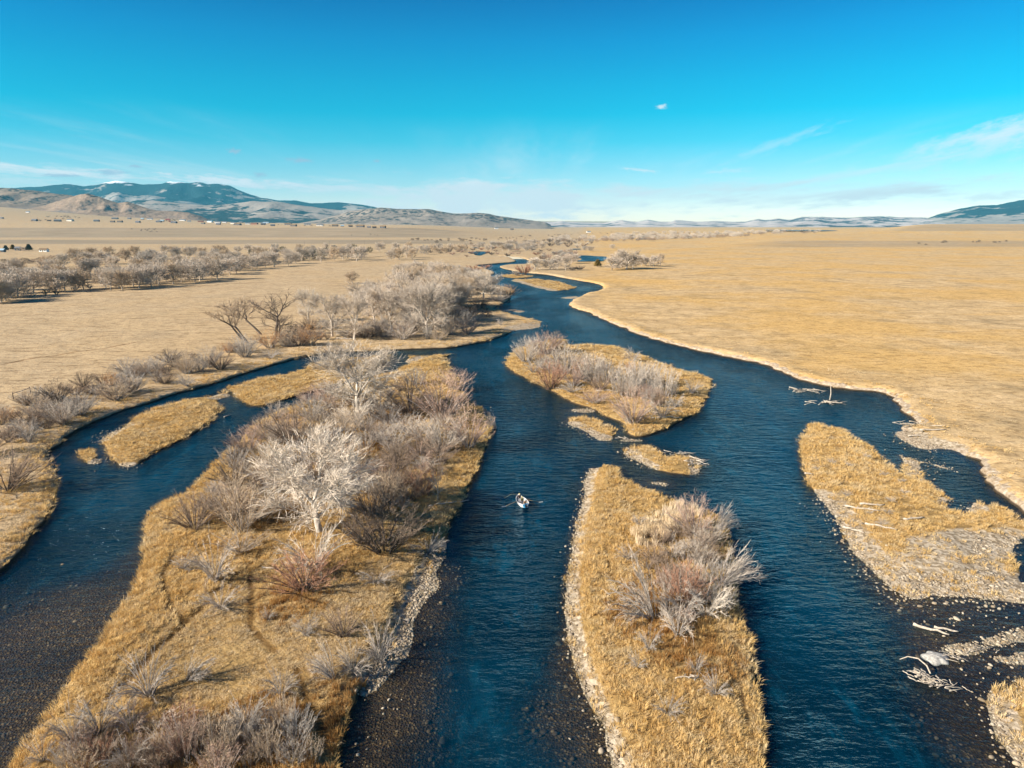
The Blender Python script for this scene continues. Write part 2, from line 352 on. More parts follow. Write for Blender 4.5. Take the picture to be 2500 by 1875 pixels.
ISLES = dict(
 big=dict(h=.95, w=.9, p=[(1088, 878), (1095, 891), (1103, 914), (1118, 930), (1126, 943), (1142, 974), (1165, 987), (1188, 995), (1196, 1011), (1201, 1030), (1196, 1057), (1188, 1095), (1176, 1130), (1157, 1165), (1142, 1203), (1126, 1234), (1107, 1265), (1095, 1296), (1082, 1340), (1062, 1378), (1036, 1420), (1010, 1455), (994, 1490), (988, 1540), (966, 1576), (935, 1624), (904, 1655), (868, 1707), (840, 1775), (828, 1874), (820, 2040), (-160, 2040), (9, 1875), (59, 1811), (122, 1725), (176, 1639), (226, 1585), (271, 1517), (316, 1449), (344, 1390), (352, 1340), (353, 1303), (359, 1269), (389, 1228), (422, 1208), (452, 1195), (478, 1172), (516, 1139), (542, 1109), (583, 1075), (635, 1030), (700, 994), (756, 974), (787, 962), (820, 948), (870, 928), (920, 910), (957, 905), (980, 896), (1001, 889), (995, 881), (1010, 868), (1042, 861), (1066, 861), (1105, 861), (1096, 868), (1078, 873)]),
 second=dict(h=.75, w=.9, p=[(559, 949), (586, 937), (640, 920), (702, 907), (745, 897), (756, 886), (783, 875), (830, 868), (907, 863), (956, 863), (954, 874), (934, 891), (910, 903), (870, 920), (805, 946), (761, 957), (721, 968), (671, 984), (640, 991), (613, 993), (590, 976)]),
 long=dict(h=.7, w=.9, p=[(243, 1079), (258, 1105), (269, 1122), (291, 1139), (321, 1141), (348, 1129), (374, 1109), (422, 1086), (467, 1062), (516, 1030), (538, 1008), (540, 989), (531, 976), (545, 972), (560, 968), (549, 954), (538, 952), (508, 961), (490, 963), (430, 974), (366, 997), (329, 1015), (299, 1038), (269, 1048), (239, 1068), (228, 1079)]),
 tiny=dict(h=.5, w=.9, p=[(183, 1105), (187, 1096), (209, 1090), (228, 1098), (239, 1113), (254, 1124), (239, 1133), (217, 1133), (194, 1124)]),
 middle=dict(h=.85, w=.9, p=[(1235, 888), (1241, 870), (1260, 851), (1300, 838), (1342, 829), (1368, 820), (1379, 830), (1390, 838), (1454, 838), (1499, 845), (1559, 864), (1604, 879), (1667, 900), (1719, 916), (1733, 929), (1731, 956), (1719, 989), (1697, 1008), (1648, 1038), (1604, 1057), (1559, 1068), (1536, 1064), (1521, 1042), (1484, 1019), (1458, 1004), (1409, 989), (1368, 967), (1335, 952), (1275, 920)]),
 small=dict(h=.4, w=1.6, p=[(1394, 1014), (1424, 1012), (1454, 1019), (1484, 1034), (1506, 1047), (1499, 1057), (1491, 1075), (1462, 1075), (1443, 1060), (1417, 1047), (1392, 1034)]),
 curved=dict(h=.55, w=1.0, p=[(1527, 1098), (1533, 1088), (1555, 1083), (1581, 1085), (1596, 1096), (1633, 1105), (1660, 1103), (1690, 1105), (1704, 1116), (1708, 1128), (1704, 1154), (1697, 1159), (1648, 1157), (1604, 1148), (1566, 1131), (1533, 1113)]),
 front=dict(h=.85, w=1.0, p=[(1443, 1137), (1462, 1129), (1480, 1129), (1506, 1142), (1521, 1161), (1548, 1176), (1585, 1189), (1611, 1193), (1641, 1210), (1675, 1223), (1697, 1230), (1723, 1243), (1753, 1262), (1772, 1292), (1785, 1322), (1793, 1355), (1797, 1400), (1799, 1446), (1808, 1497), (1820, 1549), (1836, 1600), (1847, 1656), (1857, 1703), (1869, 1754), (1871, 1829), (1869, 1875), (1865, 2040), (1570, 2040), (1500, 1875), (1486, 1829), (1462, 1768), (1434, 1721), (1415, 1670), (1401, 1623), (1387, 1567), (1383, 1521), (1380, 1464), (1387, 1390), (1399, 1324), (1411, 1254), (1425, 1193), (1437, 1150)]),
 broad=dict(h=.7, w=1.3, p=[(1948, 1085), (1971, 1046), (1987, 1032), (2011, 1030), (2042, 1038), (2073, 1054), (2101, 1073), (2124, 1089), (2148, 1111), (2175, 1132), (2200, 1148), (2202, 1128), (2195, 1107), (2214, 1103), (2242, 1111), (2281, 1120), (2316, 1136), (2326, 1148), (2301, 1142), (2252, 1130), (2252, 1148), (2265, 1165), (2285, 1183), (2316, 1203), (2334, 1220), (2318, 1226), (2322, 1236), (2360, 1242), (2364, 1226), (2357, 1212), (2391, 1210), (2430, 1220), (2461, 1236), (2500, 1261), (2580, 1310), (2500, 1312), (2485, 1320), (2473, 1336), (2473, 1367), (2485, 1391), (2500, 1402), (2580, 1420), (2600, 1480), (2500, 1473), (2461, 1469), (2399, 1461), (2340, 1455), (2281, 1457), (2242, 1463), (2203, 1453), (2175, 1438), (2148, 1414), (2120, 1387), (2089, 1352), (2062, 1312), (2038, 1273), (2015, 1234), (1991, 1199), (1968, 1171), (1952, 1124)]),
 corner=dict(h=.6, w=1.6, p=[(2500, 1648), (2472, 1663), (2424, 1669), (2412, 1686), (2409, 1715), (2415, 1752), (2432, 1792), (2458, 1829), (2481, 1864), (2520, 1910), (2640, 1960), (2740, 1800), (2620, 1650)]),
 reach=dict(h=.5, w=1.4, p=[(1252, 684.5), (1264, 680.5), (1294, 679.5), (1312, 680), (1335, 683), (1367, 688), (1396, 697), (1408, 703), (1386, 707), (1351, 710), (1314, 702.5), (1274, 691.5)]),
 strip=dict(h=.5, w=1.4, p=[(1223, 674.5), (1233, 670.5), (1253, 668), (1285, 671), (1300, 674.5), (1290, 677), (1260, 679), (1239, 677.5)]))
BARS = [[(1087, 1349), (1066, 1394), (1066, 1432), (1042, 1463), (1032, 1484), (1014, 1522), (1013, 1550), (1000, 1588), (962, 1633), (921, 1681), (890, 1700), (866, 1680), (900, 1620), (935, 1569), (958, 1532), (970, 1490), (1004, 1436), (1026, 1394), (1058, 1352)], [(1400, 1000), (1424, 997), (1454, 1000), (1447, 1005), (1417, 1005)], [(1514, 1072), (1540, 1070), (1570, 1074), (1560, 1078), (1525, 1078)],
        [(1589, 1178), (1610, 1175), (1634, 1183), (1630, 1188), (1608, 1186)], [(1233, 757), (1247, 754.5), (1265, 756), (1281, 761), (1268, 763.5), (1250, 760)],
        [(1373, 728), (1385, 724.5), (1410, 723), (1408, 727), (1390, 729.5)],
        [(2330, 1572), (2380, 1562), (2430, 1545), (2500, 1530), (2580, 1530), (2580, 1570), (2500, 1572), (2450, 1580), (2410, 1592), (2360, 1600), (2330, 1592)],
        [(2420, 1605), (2450, 1596), (2500, 1592), (2560, 1600), (2500, 1622), (2450, 1618)], [(2300, 1588), (2320, 1574), (2352, 1572), (2362, 1590), (2330, 1602)],
        [(2310, 1515), (2325, 1508), (2342, 1512), (2335, 1522), (2316, 1522)]]
# stony margins: (pixel line, radius in metres)
GRAVEL = [([(1085, 1330), (1060, 1376), (1030, 1430), (1002, 1480), (988, 1540), (950, 1600), (905, 1655)], 1.3), ([(1000, 884), (1045, 870), (1100, 862)], 2.0),
          ([(750, 887), (800, 880)], 3.0), ([(233, 1077), (262, 1055), (295, 1042)], 2.2), ([(290, 1139), (330, 1139)], 1.5), ([(530, 970), (560, 966)], 2.2), ([(240, 1125)], 1.5),
          ([(1395, 1036), (1440, 1060), (1490, 1076)], 2.0), ([(1529, 1098), (1545, 1122), (1580, 1140)], 1.8), ([(1702, 1118), (1702, 1156)], 1.2),
          ([(1442, 1140), (1425, 1193), (1411, 1254), (1399, 1324), (1387, 1390), (1381, 1464), (1384, 1521), (1390, 1570), (1405, 1630), (1440, 1730), (1500, 1865)], 1.25),
          ([(2000, 1215), (2040, 1280), (2085, 1345), (2130, 1400), (2175, 1440), (2245, 1460), (2330, 1456), (2500, 1470)], 3.0), ([(2215, 1410), (2300, 1405), (2420, 1420)], 4.5), ([(2300, 1350), (2400, 1330)], 3.5),
          ([(2200, 1110), (2250, 1140), (2262, 1165)], 2.6), ([(2260, 1115), (2320, 1145)], 2.0), ([(2330, 1230), (2370, 1238)], 2.0), ([(2480, 1310), (2470, 1340)], 2.0),
          ([(2412, 1672), (2408, 1715), (2415, 1755), (2440, 1800), (2485, 1865)], 1.8), ([(2195, 1060), (2240, 1085), (2290, 1095)], 4.0), ([(1265, 805), (1312, 795)], 5.0), ([(1190, 995), (1200, 1040)], 1.0), ([(1254, 684), (1300, 698), (1350, 709)], 2.5)]
TRAILS = [([(417, 1478), (402, 1440), (397, 1402), (413, 1373), (425, 1350)], .33), ([(397, 1400), (400, 1436), (420, 1485), (452, 1517)], .3),
          ([(608, 1405), (612, 1440), (615, 1481), (610, 1526), (640, 1560), (674, 1589)], .38), ([(262, 1702), (310, 1655), (353, 1607), (405, 1558), (452, 1512), (500, 1470), (560, 1420), (640, 1350)], .28),
          ([(720, 1640), (737, 1675), (759, 1729), (791, 1788), (786, 1860)], .42), ([(576, 1139), (592, 1180), (581, 1196), (592, 1212)], .4), ([(1476, 1334), (1488, 1380), (1504, 1427)], .3),
          ([(1412, 1340), (1410, 1400), (1416, 1450)], .25), ([(1800, 1680), (1822, 1730), (1830, 1800)], .25), ([(560, 1440), (470, 1500), (380, 1590), (300, 1680)], .22),
          ([(0, 892), (60, 876), (130, 868), (190, 858), (250, 851), (330, 838)], .5), ([(400, 705), (560, 693), (640, 690)], .5), ([(840, 1010), (900, 990), (960, 1060), (1050, 1020)], .3)]
TRAILS_W = [(gl(l, .8), r) for l, r in TRAILS]
GRAVEL_W = [(gl(l, .1), r) for l, r in GRAVEL]
# ------------------------------------------------------------------ the land
def base_z(x, y):
    x = np.asarray(x, float); y = np.asarray(y, float); u = x / np.maximum(y, 1)
    wl = 1 - sstep(u, -.16, .06)
    wig = 140 * (fbm(x / 260, y / 900, 5, 3) - .5)
    z = 0.0 * y; back = 1 - sstep(y, 3300, 4600)
    fan = np.interp(u, [-.95, -.72, -.55, -.375, -.2, -.05], [150, 112, 54, 16, 3, 0])
    z = z + wl * (4.5 * sstep(y + wig * .3, 1340, 1450) + 21 * sstep(y + wig, 1760, 1950)) + fan * np.clip((y - 1960) / 2300, 0, 1)
    wr = sstep(u, .25, .40)
    z = z + wr * back * (7 * sstep(y + wig * .5, 1150, 1290) + 7 * sstep(y + wig, 2000, 2200) * sstep(u, .40, .50) + 19 * sstep(y + wig * .5, 2320, 2520) * sstep(u, .50, .575))
    return z
def terrace(x, y):
    u = x / np.maximum(y, 1); wl = 1 - sstep(u, -.14, .04); wig = 140 * (fbm(x / 260, y / 900, 5, 3) - .5)
    a = wl * np.maximum(sstep(y + wig * .3, 1310, 1350) * (1 - sstep(y + wig * .3, 1440, 1480)), .9 * sstep(y + wig, 1640, 1780) * (1 - sstep(y + wig, 1930, 1980)))
    return np.maximum(a, sstep(u, .25, .40) * np.maximum(.6 * sstep(y, 1120, 1160) * (1 - sstep(y + wig * .5, 1270, 1320)), .6 * sstep(u, .5, .55) * sstep(y, 2250, 2300) * (1 - sstep(y + wig * .5, 2480, 2540))))

left = catmull(gl(LEFT), False); right = catmull(gl(RIGHT), False)
def jitter_open(P, seed, a=.35):
    t = np.gradient(P, axis=0); n = np.stack([t[:, 1], -t[:, 0]], 1); n /= np.maximum(np.hypot(n[:, 0], n[:, 1])[:, None], 1e-9)
    d = np.hypot(P[:, 0], P[:, 1])
    return P + n * ((fbm(P[:, 0] / 2.4, P[:, 1] / 2.4, seed, 3) - .5) * 2 * a * np.clip(d / 100, .7, 2.0))[:, None]
left = jitter_open(left, 3); right = jitter_open(right, 8, .6)
main_poly = np.vstack([left, right, [(9000, 40), (17500, 16300), (-17500, 16300), (-9000, 40)]])
LANDS = {'main': dict(P=main_poly, h=1.1, w=1.0)}
for i, (k, d) in enumerate(ISLES.items()):
    LANDS[k] = dict(P=shore(d['p'], d['h'] + .35, .28, 11 * i + 2), h=d['h'], w=d['w'])
for i, p in enumerate(BARS):
    LANDS['bar%d' % i] = dict(P=shore(p, .05, .35, 7 * i + 91), h=.14, w=3.0, bar=1)
for L in LANDS.values():
    L['box'] = (L['P'].min(0), L['P'].max(0))
RIGHT_FACE = right[40:]
def gravel_at(P):
    gmax = np.zeros(len(P))
    for line, r in GRAVEL_W:
        lo = line.min(0) - 3 * r; hi = line.max(0) + 3 * r
        q = np.all((P > lo) & (P < hi), 1)
        if q.any():
            gmax[q] = np.maximum(gmax[q], 1 - sstep(dline(P[q], line), r * .5, r * 1.7))
    return gmax
def trail_at(P):
    t = np.zeros(len(P))
    for line, r in TRAILS_W:
        lo = line.min(0) - 4; hi = line.max(0) + 4
        q = np.all((P > lo) & (P < hi), 1)
        if q.any(): t[q] = np.maximum(t[q], 1 - sstep(dline(P[q], line), r * .6, r * 2.0))
    return t
def near_right_face(P):
    q = (P[:, 0] > 20) & (P[:, 1] < 560) & (P[:, 1] > 40) & (P[:, 0] < 260)
    d = np.full(len(P), 99.0)
    if q.any(): d[q] = dline(P[q], RIGHT_FACE[::3])
    return d
def land_z(key, P, d):
    L = LANDS[key]; x, y = P[:, 0], P[:, 1]
    if L.get('bar'):
        return -.03 + L['h'] * sstep(d, 0, L['w']) + .05 * (fbm(x / .8, y / .8, 4, 2) - .5) * sstep(d, 0, .6)
    gr = gravel_at(P); h = L['h'] * (.85 + .4 * (fbm(x / 14, y / 14, 9, 2) - .5)); wd = L['w']
    steep = -.04 + h * (.6 * sstep(d, 0, .38 * wd) + .4 * sstep(d, .25 * wd, 2.6 * wd))
    gent = -.04 + np.minimum(.02 + .10 * d, h)
    if key == 'main': steep = np.where((x > 15) & (d < 8), steep * (1 + .35 * sstep(d, .3, 1.5) * (1 - sstep(d, 3, 8))), steep)
    z = steep * (1 - gr) + gent * gr
    z = z + sstep(d, .8, 5) * ((fbm(x / 5, y / 5, 21, 3) - .5) * .35 * (1 if key != 'main' else .8))
    z = z - .10 * trail_at(P) * sstep(d, .5, 2)
    if key == 'main': z = z + base_z(x, y)
    return z
def which_land(P):
    """for each point the land it stands on, and its distance to the shore"""
    key = np.array([''] * len(P), dtype=object); dd = np.full(len(P), -9.0)
    for k, L in LANDS.items():
        lo, hi = L['box']; q = np.all((P >= lo) & (P <= hi), 1)
        if k == 'main': q &= (key == '')
        if not q.any(): continue
        if k == 'main':
            far = q & (P[:, 1] > 900); key[far] = k; dd[far] = 500; q &= ~far
            if not q.any(): continue
        d = sdf(P[q], L['P']); idx = np.where(q)[0]; ok = d > 0
        key[idx[ok]] = k; dd[idx[ok]] = d[ok]
    return key, dd
def ground_z(P):
    P = np.asarray(P, float); key, d = which_land(P); z = np.zeros(len(P))
    for k in set(key):
        if k == '': continue
        q = key == k; z[q] = land_z(k, P[q], d[q])
    return z
def place_many(pix):
    """where the ground lies that the photograph shows at each pixel"""
    pix = np.asarray(pix, float); out = np.zeros((len(pix), 3))
    Ys = 40 * 1.004 ** np.arange(1300)
    for i, (a, b) in enumerate(pix):
        tx, ty, tz = ray(a, b); Y = Ys; X = tx / ty * Y; zr = H + tz / ty * Y; zg = base_z(X, Y) + .75
        j = int(np.argmax(zr <= zg)) if (zr <= zg).any() else len(Ys) - 1
        out[i] = (X[j], Y[j], 0)
        if j > 0:
            f0 = zr[j - 1] - zg[j - 1]; f1 = zr[j] - zg[j]; t = f0 / max(f0 - f1, 1e-9); yy = Y[j - 1] + t * (Y[j] - Y[j - 1]); out[i] = (tx / ty * yy, yy, 0)
    out[:, 2] = ground_z(out[:, :2]); return out
def size_at(p, hpx):
    """real height of something hpx pixels tall in the photograph that stands at p"""
    Yc = p[1] * math.cos(PITCH) + (H - p[2]) * math.sin(PITCH); up = p[1] * math.sin(PITCH) - (H - p[2]) * math.cos(PITCH)
    v = up / Yc + hpx * KX
    return (v * Yc - up) / (math.cos(PITCH) + v * math.sin(PITCH)), Yc * KX      # height in m, metres per pixel across

def build_land(name, key, material, offs, inner, kind='structure', label=None):
    L = LANDS[key]; P = L['P']; n = normals_out(P); pts = [inner] if len(inner) else []
    for off in offs:
        q = P - n * off
        if key == 'main': q = q[:len(left) + len(right)]
        pts.append(q)
    for line, r in TRAILS_W:
        c_ = catmull(line, False, .002, .45); t_ = np.gradient(c_, axis=0); n_ = np.stack([t_[:, 1], -t_[:, 0]], 1); n_ /= np.maximum(np.hypot(n_[:, 0], n_[:, 1])[:, None], 1e-9)
        lo, hi = L['box']
        for o_ in (0, -r * 1.6, r * 1.6):
            q_ = c_ + n_ * o_; pts.append(q_[np.all((q_ > lo) & (q_ < hi), 1)])
    I = np.vstack(pts); nr = I[:, 1] < 900
    d = np.full(len(I), 500.0)
    if nr.any(): d[nr] = sdf(I[nr], P)
    keep = d > .22
    if len(offs):
        k = len(inner)
        for off in offs:
            m = (len(left) + len(right)) if key == 'main' else len(P)
            keep[k:k + m] &= d[k:k + m] > off * .7; k += m
        keep[:len(inner)] &= d[:len(inner)] > offs[-1] * 1.15
    V, F = cdt(P, I[keep])
    d = np.full(len(V), 500.0); nr = V[:, 1] < 900; d[nr] = np.maximum(sdf(V[nr], P), 0)
    z = land_z(key, V, d)
    if key == 'main':
        z = np.where((d < .02), -.04, z)
    me = new_mesh(name, np.column_stack([V, z]), F, True, (material,))
    gr = gravel_at(V) if not L.get('bar') else np.ones(len(V))
    put_attr(me, 'gravel', gr); put_attr(me, 'trail', trail_at(V) * sstep(d, .4, 1.5))
    soil = np.zeros(len(V))
    if key == 'main':
        fr = near_right_face(V); soil = (1 - sstep(fr + 1.6 * (fbm(V[:, 0] / 3, V[:, 1] / 3, 15, 2) - .5), .5, 1.9)) * (fr < 50) * (1 - .55 * sstep(V[:, 1], 170, 330))
        put_attr(me, 'leftfield', 1 - sstep(V[:, 0] - .10 * V[:, 1] + 6, -25, 25) * 1.0); put_attr(me, 'terrace', terrace(V[:, 0], V[:, 1]))
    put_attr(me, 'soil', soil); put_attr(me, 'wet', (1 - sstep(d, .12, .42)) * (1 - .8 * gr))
    return link(name, me, kind=kind, label=label)

us = np.arange(-1.08, 1.081, .0125); pts = []
Ds = 58 * 1.02 ** np.arange(int(math.log(900 / 58) / math.log(1.02)))
rng = np.random.default_rng(3)
uu, DD = np.meshgrid(us, Ds); uu = uu + rng.uniform(-.004, .004, uu.shape); DD = DD * (1 + rng.uniform(-.006, .006, DD.shape)); pts.append(np.column_stack([(uu * DD).ravel(), DD.ravel()]))
Ds = 900 * 1.022 ** np.arange(int(math.log(6600 / 900) / math.log(1.022)))
uu, DD = np.meshgrid(np.arange(-1.05, 1.051, .02), Ds); pts.append(np.column_stack([(uu * DD).ravel(), DD.ravel()]))
uu, DD = np.meshgrid(np.arange(-1.02, 1.021, .06), np.array([7000, 8500, 10500, 13000, 15800.])); pts.append(np.column_stack([(uu * DD).ravel(), DD.ravel()]))
build_land('valley_plain', 'main', M_plain, (.38, 1.1, 2.4, 4.6), np.vstack(pts))
isle_labels = dict(big='large grassy river island with two white cottonwoods and many bare bushes', second='flat grassy island in the side channel behind the tall white cottonwood', long='long oval grass island in the narrow side channel',
    tiny='tiny tuft of grassy islet at the foot of the long side channel island', middle='grassy midstream island carrying a thicket of grey and reddish willows', small='small gravelly grass islet beside the thicket island', curved='small curved grass island with bleached driftwood on its tip',
    front='long pointed golden grass island nearest the camera in mid river', broad='broad grass and gravel island close to the cut bank', corner='gravelly grass shore in the bottom corner', reach='low sandy island with grey scrub in the upper bend', strip='narrow sandy spit with a red brown bush in the upper bend')
for i, k in enumerate(ISLES):
    L = LANDS[k]; lo, hi = L['box']; D0 = np.hypot(*((lo + hi) / 2)); s_ = max(.8, D0 * .0055)
    gx, gy = np.meshgrid(np.arange(lo[0], hi[0], s_), np.arange(lo[1], hi[1], s_ * 1.2)); r2 = np.random.default_rng(i)
    I = np.column_stack([gx.ravel(), gy.ravel()]) + r2.uniform(-.3, .3, (gx.size, 2)) * s_
    build_land('island', k, M_isle, (.35, 1.0, 2.0), I, label=isle_labels[k])
for k in [k for k in LANDS if k.startswith('bar')]:
    L = LANDS[k]; lo, hi = L['box']; s_ = max(.5, np.hypot(*lo) * .005)
    gx, gy = np.meshgrid(np.arange(lo[0], hi[0], s_), np.arange(lo[1], hi[1], s_)); I = np.column_stack([gx.ravel(), gy.ravel()])
    build_land('gravel_bar', k, M_isle, (.4,), I)

# ------------------------------------------------------------------ river bed and water
SHALLOW = [((40, 1700), 18, .15), ((160, 1530), 12, .18), ((280, 1440), 7, .25), ((110, 1560), 12, .4), ((950, 1780), 5.5, .15), ((1005, 1640), 4.2, .15), ((870, 1870), 5.5, .2), ((1060, 1500), 4.5, .2), ((1110, 1400), 3, .25), ((1150, 1840), 10, .66), ((1350, 1740), 4.0, .3), ((1380, 1620), 3, .35), ((1440, 1830), 4, .3),
           ((2320, 1520), 8, .22), ((2450, 1530), 9, .15), ((2350, 1680), 7, .25), ((2370, 1790), 6, .3), ((2440, 1850), 5, .3), ((1370, 1000), 9, .45), ((1580, 1185), 6, .3), ((1460, 1120), 5, .5), ((2180, 1450), 5, .35), ((2060, 1330), 3, .4),
           ((590, 960), 7, .4), ((250, 1110), 5, .3), ((1010, 860), 8, .4), ((1240, 760), 9, .5), ((1390, 727), 10, .5), ((2000, 960), 8, .5), ((2060, 985), 8, .45), ((1150, 1260), 3, .4), ((1790, 1600), 2.5, .5)]
us = np.arange(-.88, .881, .0062); Ds = 36 * 1.0125 ** np.arange(int(math.log(800 / 36) / math.log(1.0125)))
uu, DD = np.meshgrid(us, Ds); G = np.column_stack([(uu * DD).ravel(), DD.ravel()])
dw = np.full(len(G), 14.0)
for k, L in LANDS.items():
    lo, hi = L['box']; q = np.all((G > lo - 14) & (G < hi + 14), 1)
    if q.any(): dw[q] = np.minimum(dw[q], -sdf(G[q], L['P']))
dp = np.clip(dw, 0, 14); dep = .05 + 1.75 * (1 - np.exp(-dp / 4.2))
dep *= .75 + .6 * fbm(G[:, 0] / 9, G[:, 1] / 16, 33, 3)
for (a, b), r, k in SHALLOW:
    c = g(a, b); e = np.exp(-((G[:, 0] - c[0]) ** 2 + ((G[:, 1] - c[1]) * .75) ** 2) / (r * r)); dep *= 1 - (1 - k) * e
nu = len(us); ii = np.arange(len(G)).reshape(DD.shape)
Fq = np.stack([ii[:-1, :-1].ravel(), ii[:-1, 1:].ravel(), ii[1:, 1:].ravel(), ii[1:, :-1].ravel()], 1)
wetq = (dw[Fq] > -3.0).any(1); Fq = Fq[wetq]; used = np.unique(Fq); remap = -np.ones(len(G), int); remap[used] = np.arange(len(used)); Fq = remap[Fq]
me = new_mesh('river_bed', np.column_stack([G[used], -dep[used] - .02]), Fq, True, (M_bed,)); link('river_bed', me, kind='structure')
me = new_mesh('river_water', np.column_stack([G[used], np.zeros(len(used))]), Fq, True, (M_water,)); put_attr(me, 'depth', np.where(dw[used] > 0, dep[used], .05)); link('river_water', me, kind='structure')
PONDS = [[(1143, 617.2), (1160, 615.2), (1190, 615), (1196, 616.2), (1186, 619.5), (1178, 622.5), (1170, 624.6), (1158, 623), (1160, 620.5), (1148, 619.5)],
         [(1411, 625), (1430, 624.6), (1455, 626.5), (1476, 627.4), (1474, 637), (1466, 639.2), (1440, 639.5), (1410, 639.6), (1420, 634), (1412, 630)],
         [(1395, 608.2), (1414, 608), (1412, 610), (1397, 610)], [(1124, 667.5), (1134, 665.5), (1136, 670), (1147, 671), (1138, 673), (1125, 672)], [(1104, 657.5), (1116, 656.8), (1118, 658.6), (1105, 659.2)], [(1155, 605), (1164, 604.6), (1163, 606.2), (1154, 606.3)], [(1555, 583.5), (1575, 582.6), (1578, 584.6), (1556, 585.4)],
         [(1885, 564.2), (2020, 563.4), (2030, 564.6), (1890, 566)]]
for pn in PONDS:
    pw = place_many(pn)[:, :2]; pw = catmull(pw, True, .004, .5); c = pw.mean(0); zc = float(np.max(base_z(pw[:, 0], pw[:, 1]))) + 1.35
    V, F = cdt(pw, c[None, :]); me = new_mesh('pond_water', np.column_stack([V, np.full(len(V), zc)]), F, False, (M_water,)); put_attr(me, 'depth', np.full(len(V), 1.6)); link('pond_water', me, kind='structure')

# ------------------------------------------------------------------ hills and mountains
def hill_mat(name, grass, forest, cover, dots, snow=False, rock=.3, line=(.0, 1.0)):
    m, n = mat(name); p = n.pos(); hg = n.attr('hgt'); rv = n.attr('ravine')
    pt = n.noise(p, .0011, 5, .62); pm = n.noise(p, .006, 4, .6)
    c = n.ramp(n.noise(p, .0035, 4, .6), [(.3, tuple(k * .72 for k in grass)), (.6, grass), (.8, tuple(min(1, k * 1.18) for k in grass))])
    c = n.mix(n.math('MULTIPLY', n.smooth(n.math('ADD', n.math('MULTIPLY', rv, .5), pm), .72, .95), rock * 2), c, (.22, .18, .15, 1))
    f = n.math('ADD', pt, n.math('MULTIPLY', n.math('SUBTRACT', pm, .5), .55))
    f = n.math('ADD', f, n.math('MULTIPLY', n.math('SUBTRACT', hg, .5), line[0])); f = n.math('ADD', f, n.math('MULTIPLY', rv, .22 * line[1]))
    fm = n.smooth(f, .62 - cover, .68 - cover)
    if dots:
        vo = n.new('ShaderNodeTexVoronoi'); n.link(n.scalev(p, (1, 1, .4)), vo.inputs['Vector']); vo.inputs['Scale'].default_value = dots
        dt = n.smooth(vo.outputs['Distance'], .62, .40); fm = n.math('MULTIPLY', n.math('MAXIMUM', n.math('MULTIPLY', fm, .92), .10), dt)
    c = n.mix(fm, c, (*forest, 1))
    if snow:
        sn = n.smooth(n.math('ADD', hg, n.math('MULTIPLY', n.math('SUBTRACT', n.noise(p, .0022, 5, .6), .5), .6)), .80, .88)
        c = n.mix(sn, c, (.85, .87, .90, 1))
    finish(n, c, .95, bumpn(n, n.noise(p, .02, 4, .65), 18, .7), .05); return m
MH_near = hill_mat('juniper_hill', (.25, .185, .13), (.020, .022, .018), .16, .035, rock=.45, line=(.5, .5))
MH_knob = hill_mat('rocky_hill', (.27, .195, .135), (.022, .022, .018), .10, .04, rock=.6, line=(.5, .6))
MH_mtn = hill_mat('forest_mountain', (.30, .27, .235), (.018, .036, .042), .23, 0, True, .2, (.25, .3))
MH_foot = hill_mat('foothill_grass', (.29, .25, .21), (.020, .038, .044), .07, 0, False, .3, (-.1, .9))
MH_east = hill_mat('timbered_hill', (.27, .225, .18), (.026, .032, .034), .15, .028, False, .3, (.2, .8))
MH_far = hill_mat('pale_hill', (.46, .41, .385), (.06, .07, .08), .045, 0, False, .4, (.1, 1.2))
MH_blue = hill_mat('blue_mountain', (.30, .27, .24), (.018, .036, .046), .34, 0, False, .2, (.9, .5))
def ridge(name, sky_px, Yf, Yr, Yb, material, amp=.45, nscale=700, seed=0, du=.0042, nd=70, power=1.15, drop=8, label=None, foot=None):
    A = np.array(sky_px, float); T = np.array([ray(a, b) for a, b in A]); u = T[:, 0] / T[:, 1]; e = T[:, 2] / T[:, 1]
    us = np.arange(u[0], u[-1], du); es = np.interp(us, u, e); v = np.linspace(0, 1, nd)
    U, Vv = np.meshgrid(us, v); Y = Yf + (Yb - Yf) * Vv; X = U * Y; vr = (Yr - Yf) / (Yb - Yf)
    zr = (H + es * Yr)[None, :]; z0 = base_z(X, Y) - drop
    rise = np.where(Vv < vr, np.clip(Vv / vr, 0, 1) ** power, 1 - .75 * sstep(Vv, vr, 1.0))
    crest = np.exp(-((Vv - vr) / .10) ** 2)
    nz = ridged(X / nscale + .3 * fbm(X / nscale, Y / nscale, seed + 5), Y / nscale / 1.5, seed, 5)
    carve = (1 - nz); carve = carve * (1 - .90 * crest); edge = np.minimum(sstep(U, us[0], us[0] + .03), 1)
    fine = (fbm(X / 90, Y / 160, seed + 3, 3) - .5)
    Z = z0 + np.maximum(zr - z0, 2) * rise * (1 - amp * 1.5 * carve) + fine * np.minimum(np.maximum(zr - z0, 0) * .05, 22) * sstep(rise, 0, .3)
    k = np.arange(U.size).reshape(U.shape)
    F = np.stack([k[:-1, :-1].ravel(), k[:-1, 1:].ravel(), k[1:, 1:].ravel(), k[1:, :-1].ravel()], 1)
    me = new_mesh(name, np.stack([X, Y, Z], -1).reshape(-1, 3), F, True, (material,))
    top = np.maximum(zr.max() - H, 1); put_attr(me, 'hgt', ((Z - z0) / (zr.max() - z0.min())).ravel()); put_attr(me, 'ravine', carve.ravel())
    return link(name, me, kind='structure', label=label)
